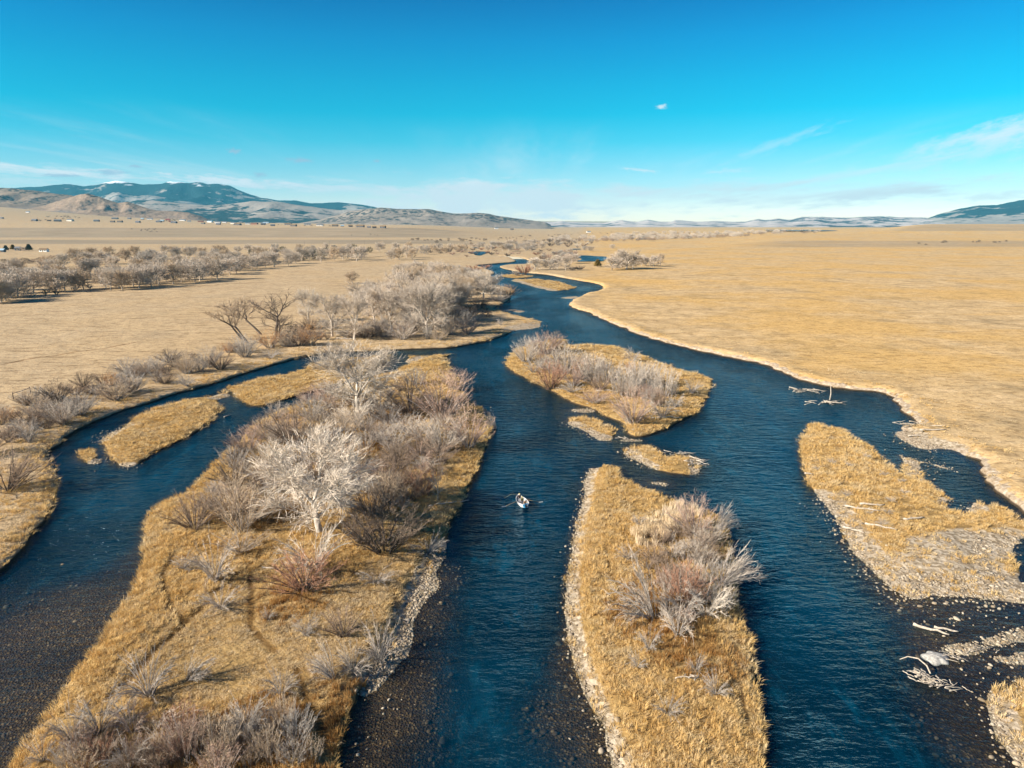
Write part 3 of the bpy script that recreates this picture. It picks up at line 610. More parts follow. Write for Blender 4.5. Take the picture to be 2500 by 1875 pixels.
ridge('mountain', [(-700, 490), (-400, 470), (-200, 462), (0, 458), (46, 455), (96, 453), (146, 449), (169, 447), (200, 452), (231, 449), (261, 441.5), (284, 436.5), (307, 439.5), (338, 445), (392, 445), (411, 439.5), (434, 441), (461, 444.5), (484, 441.5), (511, 447), (538, 446), (561, 449), (576, 457), (611, 472), (646, 480), (676, 486), (719, 486), (761, 494), (807, 491.5), (823, 491), (858, 495), (888, 499), (927, 507), (1000, 522), (1100, 540)],
      8200, 11800, 15600, MH_mtn, .55, 950, 3, .0036, 90, 1.0, label='snow topped blue forested mountain on the skyline')
ridge('hills', [(180, 540), (250, 508), (290, 496), (334, 487), (380, 488), (430, 494), (500, 500), (560, 497), (620, 490), (680, 492), (750, 502), (830, 512), (870, 510), (927, 507), (960, 512), (1020, 530), (1100, 548)],
      5900, 7600, 9000, MH_foot, .42, 620, 9, .0034, 70, .9, label='tan foothills with dark timber patches below the mountain')
ridge('hills', [(700, 550), (780, 536), (850, 516), (900, 509), (927, 506), (946, 507), (1000, 510), (1046, 510), (1069, 514), (1107, 521), (1140, 520), (1169, 519), (1192, 521), (1215, 526), (1261, 532), (1300, 538), (1334, 543), (1350, 551)],
      4700, 5700, 6500, MH_east, .45, 420, 14, .0030, 60, .85, label='juniper speckled grey hills running down to the valley floor')
ridge('hills', [(-900, 450), (-300, 452), (0, 457), (38, 459), (77, 463), (127, 470), (177, 476), (220, 490), (262, 512)],
      4300, 5300, 6300, MH_near, .50, 330, 19, .0034, 60, 1.05, label='brown juniper dotted hill at the edge of the valley')
ridge('hills', [(60, 512), (110, 500), (140, 489), (177, 478), (200, 472), (215, 470), (230, 475), (261, 486), (288, 495), (311, 491), (334, 499), (365, 509), (384, 513), (442, 516), (461, 518), (492, 528), (520, 540)],
      3950, 4400, 4900, MH_knob, .55, 150, 23, .0022, 50, .95, label='small rocky knob in front of the juniper hill')
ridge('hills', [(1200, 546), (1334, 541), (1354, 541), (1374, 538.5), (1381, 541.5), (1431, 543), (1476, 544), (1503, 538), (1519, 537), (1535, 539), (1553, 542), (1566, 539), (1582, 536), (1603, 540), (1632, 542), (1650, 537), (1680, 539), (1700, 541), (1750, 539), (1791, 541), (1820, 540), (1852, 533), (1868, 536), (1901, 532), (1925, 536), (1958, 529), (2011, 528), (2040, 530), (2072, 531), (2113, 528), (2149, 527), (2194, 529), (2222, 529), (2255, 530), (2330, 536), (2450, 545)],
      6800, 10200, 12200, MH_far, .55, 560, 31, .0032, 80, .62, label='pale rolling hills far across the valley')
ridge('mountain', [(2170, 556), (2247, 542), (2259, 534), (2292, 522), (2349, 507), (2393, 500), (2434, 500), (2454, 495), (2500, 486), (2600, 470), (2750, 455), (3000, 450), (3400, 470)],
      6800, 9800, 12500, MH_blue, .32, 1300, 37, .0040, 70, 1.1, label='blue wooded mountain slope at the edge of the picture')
# ------------------------------------------------------------------ haze: one closed box of even air round camera and scene
hm = bpy.data.materials.new('haze_air'); hm.use_nodes = True; hn = NT(hm.node_tree)
pv = hn.new('ShaderNodeVolumePrincipled'); pv.inputs['Color'].default_value = (.08, .44, .64, 1); pv.inputs['Density'].default_value = HAZE; pv.inputs['Anisotropy'].default_value = 0.0
ho = hn.new('ShaderNodeOutputMaterial'); hn.link(pv.outputs[0], ho.inputs['Volume'])
x0, x1, y0, y1, z0, z1 = -18500, 18500, -600, 17000, -3.4, 880
HV = [(x0, y0, z0), (x1, y0, z0), (x1, y1, z0), (x0, y1, z0), (x0, y0, z1), (x1, y0, z1), (x1, y1, z1), (x0, y1, z1)]
HF = [(0, 3, 2, 1), (4, 5, 6, 7), (0, 1, 5, 4), (1, 2, 6, 5), (2, 3, 7, 6), (3, 0, 4, 7)]
link('haze', new_mesh('haze', HV, HF, False, (hm,)), kind='stuff')
# ------------------------------------------------------------------ bare trees and bushes: grown once per form, then copied
def frame(d):
    a = Vector((0, 0, 1)) if abs(d.z) < .9 else Vector((1, 0, 0))
    u = d.cross(a).normalized(); return u, d.cross(u)
class Plant:
    """collects thick limbs (tubes) and thin twigs (ribbons) of one plant form of height 1"""
    def __init__(s, seed): s.r = random.Random(seed); s.limbs = []; s.tw = []
    def rv(s, k=1.0): return Vector((s.r.uniform(-k, k), s.r.uniform(-k, k), s.r.uniform(-k, k)))
    def line(s, p, d, L, n, wander, pull):
        pts = [p.copy()]; d = d.normalized()
        for i in range(n):
            d = (d + s.rv(wander) + pull / n).normalized(); p = p + d * (L / n); pts.append(p.copy())
        return pts, d
    def limb(s, pts, r0, r1): s.limbs.append((pts, r0, r1))
    def twigs(s, pts, n, L, spread, w, up=.25, t0=.25):
        for _ in range(n):
            t = s.r.uniform(t0, 1.0) * (len(pts) - 1); i = min(int(t), len(pts) - 2); f = t - i
            p = pts[i].lerp(pts[i + 1], f); d = (pts[i + 1] - pts[i]).normalized()
            d2 = (d + s.rv(spread) + Vector((0, 0, up))).normalized(); s.tw.append((p, d2, L * s.r.uniform(.55, 1.25), w))
    def meshes(s, name, mats, sides=5, fork=True):
        V = []; F = []
        for pts, r0, r1 in s.limbs:
            k = len(pts); base = len(V)
            for i, p in enumerate(pts):
                d = (pts[min(i + 1, k - 1)] - pts[max(i - 1, 0)]).normalized(); u, v = frame(d); rr = r0 + (r1 - r0) * i / (k - 1)
                ns = sides if r0 > .008 else 3
                for j in range(ns):
                    a = 2 * math.pi * j / ns; V.append(p + (u * math.cos(a) + v * math.sin(a)) * rr)
            ns = sides if r0 > .008 else 3
            for i in range(k - 1):
                for j in range(ns):
                    a = base + i * ns + j; b = base + i * ns + (j + 1) % ns; F.append((a, b, b + ns, a + ns))
        m1 = new_mesh(name + '_limbs', V, F, True, mats) if V else None
        rg = np.random.default_rng(s.r.randrange(1 << 30))
        P = np.array([t[0] for t in s.tw]); D = np.array([t[1] for t in s.tw]); L = np.array([t[2] for t in s.tw])[:, None]; Wd = np.array([t[3] for t in s.tw])[:, None]
        def ribbons(P, D, L, Wd):
            ax = np.cross(D, rg.normal(size=D.shape)); ax /= np.maximum(np.linalg.norm(ax, axis=1)[:, None], 1e-6)
            bend = rg.normal(size=D.shape) * .16; D2 = D + bend; mid = P + D * L * .5; tip = mid + D2 * L * .5
            A = np.stack([P - ax * Wd * .5, P + ax * Wd * .5, mid + ax * Wd * .36, mid - ax * Wd * .36, tip + ax * Wd * .12, tip - ax * Wd * .12], 1)
            return A, mid
        A, mid = ribbons(P, D, L, Wd)
        if fork:
            Df = D + rg.normal(size=D.shape) * .45; Df /= np.linalg.norm(Df, axis=1)[:, None]
            B, _ = ribbons(mid, Df, L * .6, Wd * .8); A = np.concatenate([A, B])
        n = len(A); idx = np.arange(n)[:, None] * 6
        Fq = np.concatenate([idx + np.array([[0, 1, 2, 3]]), idx + np.array([[3, 2, 4, 5]])])
        m2 = new_mesh(name + '_twigs', A.reshape(-1, 3), Fq, False, mats)
        return m1, m2
def shape_tree(seed, lean=0.0, low=.25, spread=.62, dens=1.0, forks=3, tall=.42, tw=.0042, levels=3, gnarl=.16, twl=.10):
    p = Plant(seed); r = p.r
    d0 = Vector((-lean, r.uniform(-.1, .1), 1)); trunk, d = p.line(Vector((0, 0, -.02)), d0, tall, 5, .07, Vector((-lean * .3, 0, .2))); p.limb(trunk, .026, .017)
    def grow(pos, dr, L, rad, lev):
        pts, de = p.line(pos, dr, L, 5, gnarl, Vector((0, 0, .18))); p.limb(pts, rad, rad * .45)
        if lev >= levels:
            p.twigs(pts, int(20 * dens), twl, .85, tw, .15, .05); return
        if lev == levels - 1: p.twigs(pts, int(16 * dens), twl, .9, tw, .15, .15)
        for _ in range(r.choice((3, 4)) if lev < levels - 1 else 4):
            t = r.uniform(.35, 1.0) * 5; i = min(int(t), 4); q = pts[i].lerp(pts[i + 1], t - i)
            nd = (de + p.rv(.95) + Vector((0, 0, .06))).normalized(); grow(q, nd, L * r.uniform(.5, .72), rad * .5, lev + 1)
        grow(pts[-1], de + p.rv(.3), L * .6, rad * .45, lev + 1)
    for k in range(forks):
        a = 2 * math.pi * (k + r.uniform(-.25, .25)) / forks
        grow(trunk[-1 if k < 2 else -2], Vector((math.cos(a) * spread - lean * .5, math.sin(a) * spread, 1)), .36, .014, 1)
    for k in range(int(7 * (1 if low > 0 else 0))):
        a = r.uniform(0, 6.28); t = r.uniform(low, .95) * 5; i = min(int(t), 4); q = trunk[i].lerp(trunk[i + 1], t - i)
        grow(q, Vector((math.cos(a), math.sin(a), .28)), .24, .008, 2)
    return p
def crown_fill(p, n, c, rx, rz, L, w):
    r = p.r
    for _ in range(n):
        v = p.rv(1)
        if v.length > 1 or v.length < .25: continue
        k = r.uniform(.75, 1.0) if r.random() < .6 else 1.0; lob = 1 + .16 * math.sin(3.1 * v.x + 2.3 * v.y * 2 + p.ph) ; q = Vector((v.x * rx * lob, v.y * rx * lob, v.z * rz)) * k + Vector((0, 0, c))
        p.tw.append((q, (Vector((v.x, v.y, v.z * .8 + .25)).normalized() + p.rv(.55)).normalized(), L * r.uniform(.6, 1.3), w))
    return p
def shape_round_tree(seed, nf=900, L=.085, w=.003, c=.62, rx=.36, rz=.36, **k):
    p = shape_tree(seed, **k); p.ph = (seed % 17) * .7; return crown_fill(p, nf, c, rx, rz, L, w)
def shape_bush(seed, stems=26, tilt=.75, dens=1.0, droop=-.12, tw=.007, tight=.10, wander=.10, twl=.17, up=.3):
    p = Plant(seed); r = p.r
    for k in range(stems):
        a = r.uniform(0, 6.28); q = r.random() ** .6; b = Vector((math.cos(a), math.sin(a), 0)) * tight * r.uniform(.2, 1.5)
        d = Vector((math.cos(a) * tilt * q, math.sin(a) * tilt * q, 1))
        pts, de = p.line(b + Vector((0, 0, -.03)), d, r.uniform(.55, .98), 6, wander, Vector((math.cos(a) * .2, math.sin(a) * .2, droop))); p.limb(pts, r.uniform(.008, .014), .003)
        p.twigs(pts, int(24 * dens), twl, .55, tw, up, .22)
    return p
def shape_dome(seed, nf=900, L=.11, w=.0052, rx=.42, rz=.50, c=.48, **k):
    p = shape_bush(seed, **k); p.ph = (seed % 13) * .9; return crown_fill(p, nf, c, rx, rz, L, w)
def shape_dead(seed, stems=22, tilt=1.2, droop=-.7, dens=.5, side=0.0):
    p = Plant(seed); r = p.r
    for k in range(stems):
        a = r.uniform(0, 6.28); q = r.uniform(.35, 1); b = Vector((math.cos(a), math.sin(a), 0)) * .12 * r.random()
        d = Vector((math.cos(a) * tilt * q + side, math.sin(a) * tilt * q, 1))
        pts, de = p.line(b + Vector((0, 0, -.03)), d, r.uniform(.8, 1.35), 7, .13, Vector((math.cos(a) * .3 + side, math.sin(a) * .3, droop))); p.limb(pts, r.uniform(.008, .014), .004)
        p.twigs(pts, int(16 * dens), .22, .5, .0065, .05, .25)
    return p
def shape_conifer(seed, dens=1.0):
    p = Plant(seed); r = p.r; p.limb([Vector((0, 0, -.02)), Vector((0, 0, .5)), Vector((0, 0, 1))], .03, .004)
    for k in range(int(420 * dens)):
        t = r.random() ** .8; z = .10 + .88 * t; a = r.uniform(0, 6.28); L = (.30 * (1 - t) ** .75 + .04) * r.uniform(.6, 1.1)
        p.tw.append((Vector((0, 0, z)), Vector((math.cos(a), math.sin(a), r.uniform(-.2, .5))).normalized(), L * 1.1, .05))
        for _ in range(2):
            q = Vector((math.cos(a), math.sin(a), .1)) * L * r.uniform(.4, 1); p.tw.append((Vector((0, 0, z)) + q, (p.rv(1) + Vector((0, 0, .4))).normalized(), .09, .05))
    return p
def shape_round(seed, dens=1.0):
    """small dense round shrub, for juniper and sage seen far away"""
    p = Plant(seed); r = p.r
    for k in range(int(520 * dens)):
        v = p.rv(1)
        if v.length > 1 or v.length < .05: continue
        q = Vector((v.x * .55, v.y * .55, .45 + v.z * .45)); p.tw.append((q, (v.normalized() + p.rv(.8) + Vector((0, 0, .3))).normalized(), .16, .045))
    p.limb([Vector((0, 0, -.02)), Vector((0, 0, .35))], .05, .03); return p

def twig_mat(name, col, vary=.22, limb=None):
    m, n = mat(name); oi = n.new('ShaderNodeObjectInfo').outputs['Random']; p = n.pos()
    v = n.math('ADD', n.math('MULTIPLY', n.noise(p, .9, 3, .6), .7), n.math('MULTIPLY', oi, .3))
    c = n.ramp(v, [(.30, tuple(k * (1 - vary) for k in col)), (.50, col), (.72, tuple(min(.95, k * (1 + vary)) for k in col))])
    finish(n, c, .85, None, .15); return m
TW = dict(p=twig_mat('twig_pale_grey', (.50, .425, .34)), w=twig_mat('twig_bone_white', (.60, .52, .42)), g=twig_mat('twig_grey', (.40, .355, .30)), t=twig_mat('twig_tan', (.46, .355, .24)), b=twig_mat('twig_brown', (.30, .22, .155)),
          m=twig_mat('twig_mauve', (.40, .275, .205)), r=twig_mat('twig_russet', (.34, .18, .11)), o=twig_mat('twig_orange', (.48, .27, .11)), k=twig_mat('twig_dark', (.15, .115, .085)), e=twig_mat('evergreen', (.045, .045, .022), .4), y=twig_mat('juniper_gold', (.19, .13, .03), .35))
BK = dict(p=twig_mat('bark_pale', (.42, .36, .29), .35), w=twig_mat('bark_white', (.50, .45, .38), .35), d=twig_mat('bark_dark', (.12, .095, .075), .4), g=twig_mat('bark_grey', (.29, .26, .23), .3))
FORMS = {}
def form(key, fn, n, *a, **k):
    FORMS[key] = []
    for i in range(n):
        p = fn(hash_seed(key) + i * 101, *a, **k); FORMS[key].append(p.meshes(key + str(i), (TW['p'],), fork=k.get('dens', 1) >= .3))
def hash_seed(s): return sum(ord(c) * (i + 3) * 7 for i, c in enumerate(s))
form('T', shape_round_tree, 6, dens=1.4, low=.5, tall=.30, forks=4, tw=.0030, spread=.62, nf=1500)                                  # cottonwood
form('V', shape_round_tree, 3, dens=1.0, low=.3, spread=.40, tall=.40, gnarl=.12, forks=4, tw=.0032, nf=1100, rx=.26, rz=.38, c=.60)   # slender cottonwood
form('L', shape_tree, 2, lean=.45, dens=.7, low=0, spread=.5, tall=.5, gnarl=.24)   # leaning, open
form('N', shape_tree, 2, lean=.08, dens=.28, low=.2, spread=.75, tall=.45, gnarl=.34)  # gnarled, nearly dead
form('A', shape_round_tree, 6, dens=.55, low=.5, tw=.0075, levels=3, tall=.28, forks=5, spread=.5, nf=620, L=.10, w=.0070, c=.63, rx=.36, rz=.33)                  # far cottonwood
form('B', shape_dome, 8, stems=34, dens=1.5, tw=.0050, tilt=1.0, twl=.13, nf=1100)
form('U', shape_dome, 5, stems=34, tilt=.42, dens=1.6, tight=.28, tw=.0050, twl=.13, nf=700, rx=.40, rz=.45, c=.52)               # upright thicket
form('D', shape_dead, 5, stems=34, dens=1.3)
form('S', shape_dead, 3, side=.8, stems=26, tilt=.7, droop=-.3, dens=1.6)
form('F', shape_bush, 5, stems=18, dens=1.2, tw=.018, twl=.2)                   # far bush
form('C', shape_conifer, 2)
form('J', shape_round, 3)
KINDNAME = dict(T=('cottonwood_tree', 'tree'), V=('cottonwood_tree', 'tree'), L=('leaning_tree', 'tree'), N=('gnarled_tree', 'tree'), A=('cottonwood_tree', 'tree'), B=('willow_bush', 'bush'), U=('willow_thicket', 'bush'),
                D=('dead_bush', 'bush'), S=('dead_bush', 'bush'), F=('scrub_bush', 'bush'), C=('conifer_tree', 'tree'), J=('juniper_bush', 'bush'))
def width_of(me): 
    co = np.empty(len(me.vertices) * 3, np.float32); me.vertices.foreach_get('co', co); co = co.reshape(-1, 3)
    return float(np.percentile(co[:, 0], 95) - np.percentile(co[:, 0], 5)), float(np.percentile(co[:, 2], 96.5))
WID = {k: [width_of(t) for _, t in v] for k, v in FORMS.items()}
PR = random.Random(77)
def plant(kind, pos, h, w, col, label=None, group=None, bark=None, yaw=None, single=False, variant=None):
    """one tree or bush: an empty at its foot with its trunk and its crown under it; the meshes are shared by all of one form"""
    vs = FORMS[kind]; i = PR.randrange(len(vs)) if variant is None else variant; limbs, tw = vs[i]; w0, h0 = WID[kind][i]
    nm, cat = KINDNAME[kind]; sx = w / w0; sz = h / h0
    if sx > 1.9 * sz: sx = 1.9 * sz
    if sx < .45 * sz: sx = .45 * sz
    o = bpy.data.objects.new(nm, None); COL.objects.link(o); o.location = pos; o.scale = (sx, sx, sz)
    o.rotation_euler = (0, 0, PR.uniform(0, 6.28) if yaw is None else yaw); o.empty_display_size = .1
    tag(o, label, cat, group)
    isT = cat == 'tree'; b = bark or ('w' if col == 'w' else 'd' if col in 'kber' else 'g' if not isT else 'p')
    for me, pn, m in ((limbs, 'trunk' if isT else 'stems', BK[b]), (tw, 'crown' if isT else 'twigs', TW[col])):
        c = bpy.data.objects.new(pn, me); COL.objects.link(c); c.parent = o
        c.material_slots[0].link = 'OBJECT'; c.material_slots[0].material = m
    return o
# ------------------------------------------------------------------ grass tufts, reeds and stones, scattered by geometry nodes
def scatter_group(proto):
    ng = bpy.data.node_groups.new('scatter_' + proto.name, 'GeometryNodeTree')
    ng.interface.new_socket('Geometry', in_out='INPUT', socket_type='NodeSocketGeometry'); ng.interface.new_socket('Geometry', in_out='OUTPUT', socket_type='NodeSocketGeometry')
    N = ng.nodes; L = ng.links; gi = N.new('NodeGroupInput'); go = N.new('NodeGroupOutput'); ip = N.new('GeometryNodeInstanceOnPoints'); oi = N.new('GeometryNodeObjectInfo'); oi.inputs[0].default_value = proto
    def at(nm):
        a = N.new('GeometryNodeInputNamedAttribute'); a.data_type = 'FLOAT_VECTOR'; a.inputs[0].default_value = nm; return a.outputs[0]
    er = N.new('FunctionNodeEulerToRotation'); L.new(at('rot'), er.inputs[0]); L.new(er.outputs[0], ip.inputs['Rotation']); L.new(at('scl'), ip.inputs['Scale'])
    L.new(gi.outputs[0], ip.inputs['Points']); L.new(oi.outputs['Geometry'], ip.inputs['Instance']); L.new(ip.outputs[0], go.inputs[0]); return ng
def scatter(name, proto, P, rot, scl, label=None):
    me = bpy.data.meshes.new(name); me.vertices.add(len(P)); me.vertices.foreach_set('co', np.asarray(P, np.float32).ravel())
    for nm, v in (('rot', rot), ('scl', scl)):
        a = me.attributes.new(nm, 'FLOAT_VECTOR', 'POINT'); a.data.foreach_set('vector', np.asarray(v, np.float32).ravel())
    o = link(name, me, kind='stuff', label=label); md = o.modifiers.new('scatter', 'NODES'); md.node_group = scatter_group(proto); return o
def tuft_mesh(name, seed, blades, rad, hgt, lean, wid, m):
    r = np.random.default_rng(seed); V = []; F = []
    for k in range(blades):
        a = r.uniform(0, 6.28); q = r.random() ** .5 * rad; b = np.array([math.cos(a) * q, math.sin(a) * q, -.05]); aa = a + r.normal() * .7
        d = np.array([math.cos(aa), math.sin(aa), 0]) * lean * r.uniform(.2, 1.5); h = hgt * r.uniform(.55, 1.1); s = r.uniform(0, 3.14); ax = np.array([math.cos(s), math.sin(s), 0]) * wid * r.uniform(.7, 1.3)
        mid = b + d * .35 + np.array([0, 0, h * .62]); tip = b + d * 1.15 + np.array([0, 0, h]); i = len(V)
        V += [b - ax, b + ax, mid + ax * .8, mid - ax * .8, tip]; F += [(i, i + 1, i + 2, i + 3), (i + 3, i + 2, i + 4)]
    return new_mesh(name, V, F, False, (m,))
def grass_mat(name, cols):
    m, n = mat(name); p = n.pos(); oi = n.new('ShaderNodeObjectInfo').outputs['Random']
    v = n.math('ADD', n.math('MULTIPLY', n.noise(p, .10, 5, .72), .72), n.math('MULTIPLY', oi, .28))
    c = n.ramp(v, [(.32, cols[0]), (.44, cols[1]), (.56, cols[2]), (.68, cols[3])])
    b = n.new('ShaderNodeBsdfDiffuse'); n.link(c, b.inputs[0]); t = n.new('ShaderNodeBsdfTranslucent'); n.link(c, t.inputs[0])
    x = n.new('ShaderNodeMixShader'); x.inputs[0].default_value = .28; n.link(b.outputs[0], x.inputs[1]); n.link(t.outputs[0], x.inputs[2])
    o = n.new('ShaderNodeOutputMaterial'); n.link(x.outputs[0], o.inputs[0]); return m
G_gold = grass_mat('grass_gold', [(.48, .30, .10), (.60, .405, .16), (.68, .49, .225), (.62, .49, .29)])
G_pale = grass_mat('grass_pale', [(.50, .355, .175), (.57, .43, .23), (.61, .475, .28), (.53, .43, .29)])
G_reed = grass_mat('grass_reed', [(.62, .48, .29), (.68, .55, .36), (.74, .61, .42), (.66, .56, .42)])
G_rust = grass_mat('grass_rust', [(.26, .13, .04), (.36, .19, .06), (.44, .27, .10), (.40, .30, .18)])
def proto(me): return bpy.data.objects.new(me.name, me)
TUFTS = [proto(tuft_mesh('tuft', 1, 46, .52, .46, .40, .019, G_gold)), proto(tuft_mesh('tuft_low', 2, 44, .55, .30, .40, .020, G_pale)), proto(tuft_mesh('tuft_tall', 3, 34, .36, .72, .26, .019, G_gold)), proto(tuft_mesh('tuft_rust', 4, 32, .34, .80, .26, .020, G_rust)), proto(tuft_mesh('reed', 5, 22, .34, 1.5, .16, .030, G_reed))]
rng = np.random.default_rng(12)
GP = []
for k, L in LANDS.items():
    if L.get('bar'): continue
    if k == 'main':
        P0 = L['P'][:len(left) + len(right)]; n0 = normals_out(L['P'])[:len(P0)]; D0 = np.hypot(P0[:, 0], P0[:, 1]); sel = D0 < 340; P0 = P0[sel]; n0 = n0[sel]; D0 = D0[sel]
        wt = np.clip(60 / D0, .1, 1.2); rep = rng.random((len(P0), 34)) < (wt * np.where(P0[:, 0] > 12, .16, 1.0))[:, None]; ii, jj = np.where(rep)
        off = rng.random(len(ii)) ** 1.3 * 20 + .12; q = P0[ii] - n0[ii] * off[:, None] + rng.normal(0, .8, (len(ii), 2))
    else:
        lo, hi = L['box']; lo = np.maximum(lo, [-75, 42]); hi = np.minimum(hi, [140, 700]); A = np.prod(hi - lo); q = rng.uniform(lo, hi, (int(A * 7.0), 2)); Dq = np.hypot(q[:, 0], q[:, 1])
        s_ = np.clip(Dq * .0048, .38, 1.9); q = q[rng.random(len(q)) < (.38 / s_) ** 2]; q = q[np.abs(q[:, 0]) < q[:, 1] * .85 + 6]
    if not len(q): continue
    d = sdf(q, L['P']); ok = (d > .12) & (rng.random(len(q)) > gravel_at(q) * .86) & (trail_at(q) < .6) & ((fbm(q[:, 0] / 4.5, q[:, 1] / 6.0, 71, 3) < .63) | (rng.random(len(q)) < .35))
    q = q[ok]; d = d[ok]; GP.append(np.column_stack([q, land_z(k, q, d), d, np.full(len(q), 0 if k == 'main' else 1)]))
GP = np.vstack(GP); x, y = GP[:, 0], GP[:, 1]
hn_ = fbm(x / 9, y / 9, 51, 3); rn = fbm(x / 13, y / 13, 61, 3); edge = 1 - sstep(GP[:, 3], .2, 1.6)
meadow = np.zeros(len(x))
for (a, b), r_ in [((640, 1560), 11), ((760, 1600), 8), ((870, 1500), 7), ((560, 1620), 6), ((980, 1400), 5), ((700, 1650), 7)]:
    c = g(a, b, .9); meadow = np.maximum(meadow, 1 - sstep(np.hypot(x - c[0], y - c[1]), r_ * .6, r_ * 1.3))
rust = np.zeros(len(x))
for (a, b), r_ in [((640, 1830), 6), ((760, 1800), 5), ((860, 1700), 3), ((480, 1850), 5), ((1620, 1440), 4), ((700, 1470), 4), ((980, 1010), 7), ((900, 1090), 6), ((660, 1250), 5), ((1600, 1500), 5), ((1700, 1600), 4)]:
    c = g(a, b, .9); rust = np.maximum(rust, 1 - sstep(np.hypot(x - c[0], y - c[1]), r_ * .5, r_ * 1.3))
reed = np.zeros(len(x), bool)
for a, b, r_ in [(1575, 1310, 1.6), (1600, 1292, 1.7), (1630, 1272, 1.8), (1655, 1250, 1.9), (1680, 1240, 1.6)]:
    c = g(a, b, .9); reed |= np.hypot(x - c[0], (y - c[1]) * .6) < r_
u_ = rng.random(len(x)); typ = np.where(u_ < .22 + .4 * (hn_ - .5), 1, np.where(u_ < .80, 0, 2)); typ = np.where(rng.random(len(x)) < meadow * .92, 1, typ); typ = np.where(rng.random(len(x)) < rust * .7, 3, typ); typ = np.where(reed, 4, typ); typ = np.where((GP[:, 4] == 0) & (GP[:, 3] > 7), 1, typ)
dist = np.hypot(x, y); sc = (.42 + .55 * hn_) * rng.uniform(.75, 1.25, len(x)) * (1 + .25 * edge); wd = sc * np.clip(dist / 95, 1.0, 2.6)
sc = np.where(GP[:, 4] == 0, sc * .8, sc)
for t in range(5):
    q = typ == t
    if q.any():
        rot = np.column_stack([rng.normal(0, .12, q.sum()), rng.normal(0, .12, q.sum()), rng.uniform(0, 6.28, q.sum())])
        scatter('reed_bed' if t == 4 else 'dry_grass', TUFTS[t], GP[q, :3], rot, np.column_stack([wd[q], wd[q], sc[q]]))
print('tufts', len(GP))
def stone_mesh(name, seed, m, flat=.55):
    import bmesh
    bm = bmesh.new(); bmesh.ops.create_icosphere(bm, subdivisions=2, radius=.5); r = random.Random(seed); s = [r.uniform(.8, 1.2), r.uniform(.7, 1.0), flat]
    for v in bm.verts:
        k = 1 + .22 * (math.sin(v.co.x * 5 + seed) * math.cos(v.co.y * 4 + seed * 2)) + r.uniform(-.05, .05); v.co = Vector((v.co.x * s[0] * k, v.co.y * s[1] * k, v.co.z * s[2] * k))
    me = bpy.data.meshes.new(name); bm.to_mesh(me); bm.free(); me.materials.append(m)
    me.polygons.foreach_set('use_smooth', np.ones(len(me.polygons), bool)); return me
def stone_mat(name, cols):
    m, n = mat(name); oi = n.new('ShaderNodeObjectInfo').outputs['Random']; c = n.ramp(oi, [(0, cols[0]), (.45, cols[1]), (.8, cols[2]), (1, cols[3])]); c = n.mix(n.math('MULTIPLY', n.smooth(n.noise(n.pos(), 9, 3), .4, .7), .4), c, (.12, .10, .08, 1)); finish(n, c, .8, None, .25); return m
M_stone = stone_mat('river_stone', [(.14, .105, .065), (.26, .21, .145), (.40, .345, .26), (.26, .18, .09)]); M_sub = stone_mat('wet_stone', [(.05, .034, .018), (.09, .06, .028), (.17, .13, .075), (.13, .08, .03)])
ST = [proto(stone_mesh('stone', 3, M_stone)), proto(stone_mesh('stone_b', 9, M_stone, .45))]; SB = proto(stone_mesh('sunk_stone', 5, M_sub))
pts = []
for line, r in GRAVEL_W:
    if len(line) > 1:
        Lc = catmull(line, False, .001, .25); seg = Lc[rng.integers(0, len(Lc), int(min(4200, len(Lc) * r * 5.5)))]
    else: seg = np.repeat(line, 160, 0)
    pts.append(seg + rng.normal(0, r * .42, seg.shape))
for k, L in LANDS.items():
    if L.get('bar'): lo, hi = L['box']; q_ = rng.uniform(lo - .3, hi + .3, (int(min(9000, 22 * np.prod(hi - lo))), 2)); pts.append(q_[sdf(q_, L['P']) > -.22])
for cx_, cy_, rr, nn in [(2420, 1490, 4.0, 340), (2330, 1490, 2.4, 90), (2480, 1560, 4, 260), (2400, 1620, 2.6, 120), (2290, 1460, 2.5, 90), (2180, 1446, 2.2, 90), (2430, 1660, 1.8, 70), (950, 1715, 1.0, 60), (935, 1740, .8, 50), (910, 1800, 1.0, 26), (885, 1850, 1.0, 40), (1470, 1800, 1.3, 60), (265, 1130, 1.6, 70), (1400, 1045, 2.5, 70), (1515, 1060, 2.2, 60), (1480, 1000, 2.5, 40)]:
    pts.append(g(cx_, cy_) + rng.normal(0, rr, (nn, 2)) * [1, 1.3])
P = np.vstack(pts); key, d = which_land(P); z = ground_z(P); inw = key == ''; z = np.where(inw, rng.uniform(-.10, .03, len(P)), z)
dm = np.zeros(len(P)); s_ = rng.gamma(3.2, .055, len(P)) + .07; keep = (d < 4.2) & ((d > -.25) | (rng.random(len(P)) < .16))
P3 = np.column_stack([P, z])[keep]; s_ = s_[keep]; t = rng.random(len(P3)) < .5
for q, st in ((t, ST[0]), (~t, ST[1])):
    scatter('river_cobbles', st, P3[q], np.column_stack([rng.normal(0, .2, (q.sum(), 2)), rng.uniform(0, 6.28, q.sum())]), np.column_stack([s_[q], s_[q] * rng.uniform(.75, 1, q.sum()), s_[q]]))
# stones lying on the bed in the clear shallows
pts = []
for (a, b), r, k in SHALLOW[:17]:
    if b > 1350: pts.append(g(a, b) + rng.normal(0, r * .6, (int(34 * r), 2)))
P = np.vstack(pts); key, d = which_land(P); P = P[key == '']; s_ = rng.gamma(3, .06, len(P)) + .08
scatter('sunken_stones', SB, np.column_stack([P, rng.uniform(-.42, -.12, len(P))]), np.column_stack([rng.normal(0, .2, (len(P), 2)), rng.uniform(0, 6.28, len(P))]), np.column_stack([s_, s_, s_ * .8]))
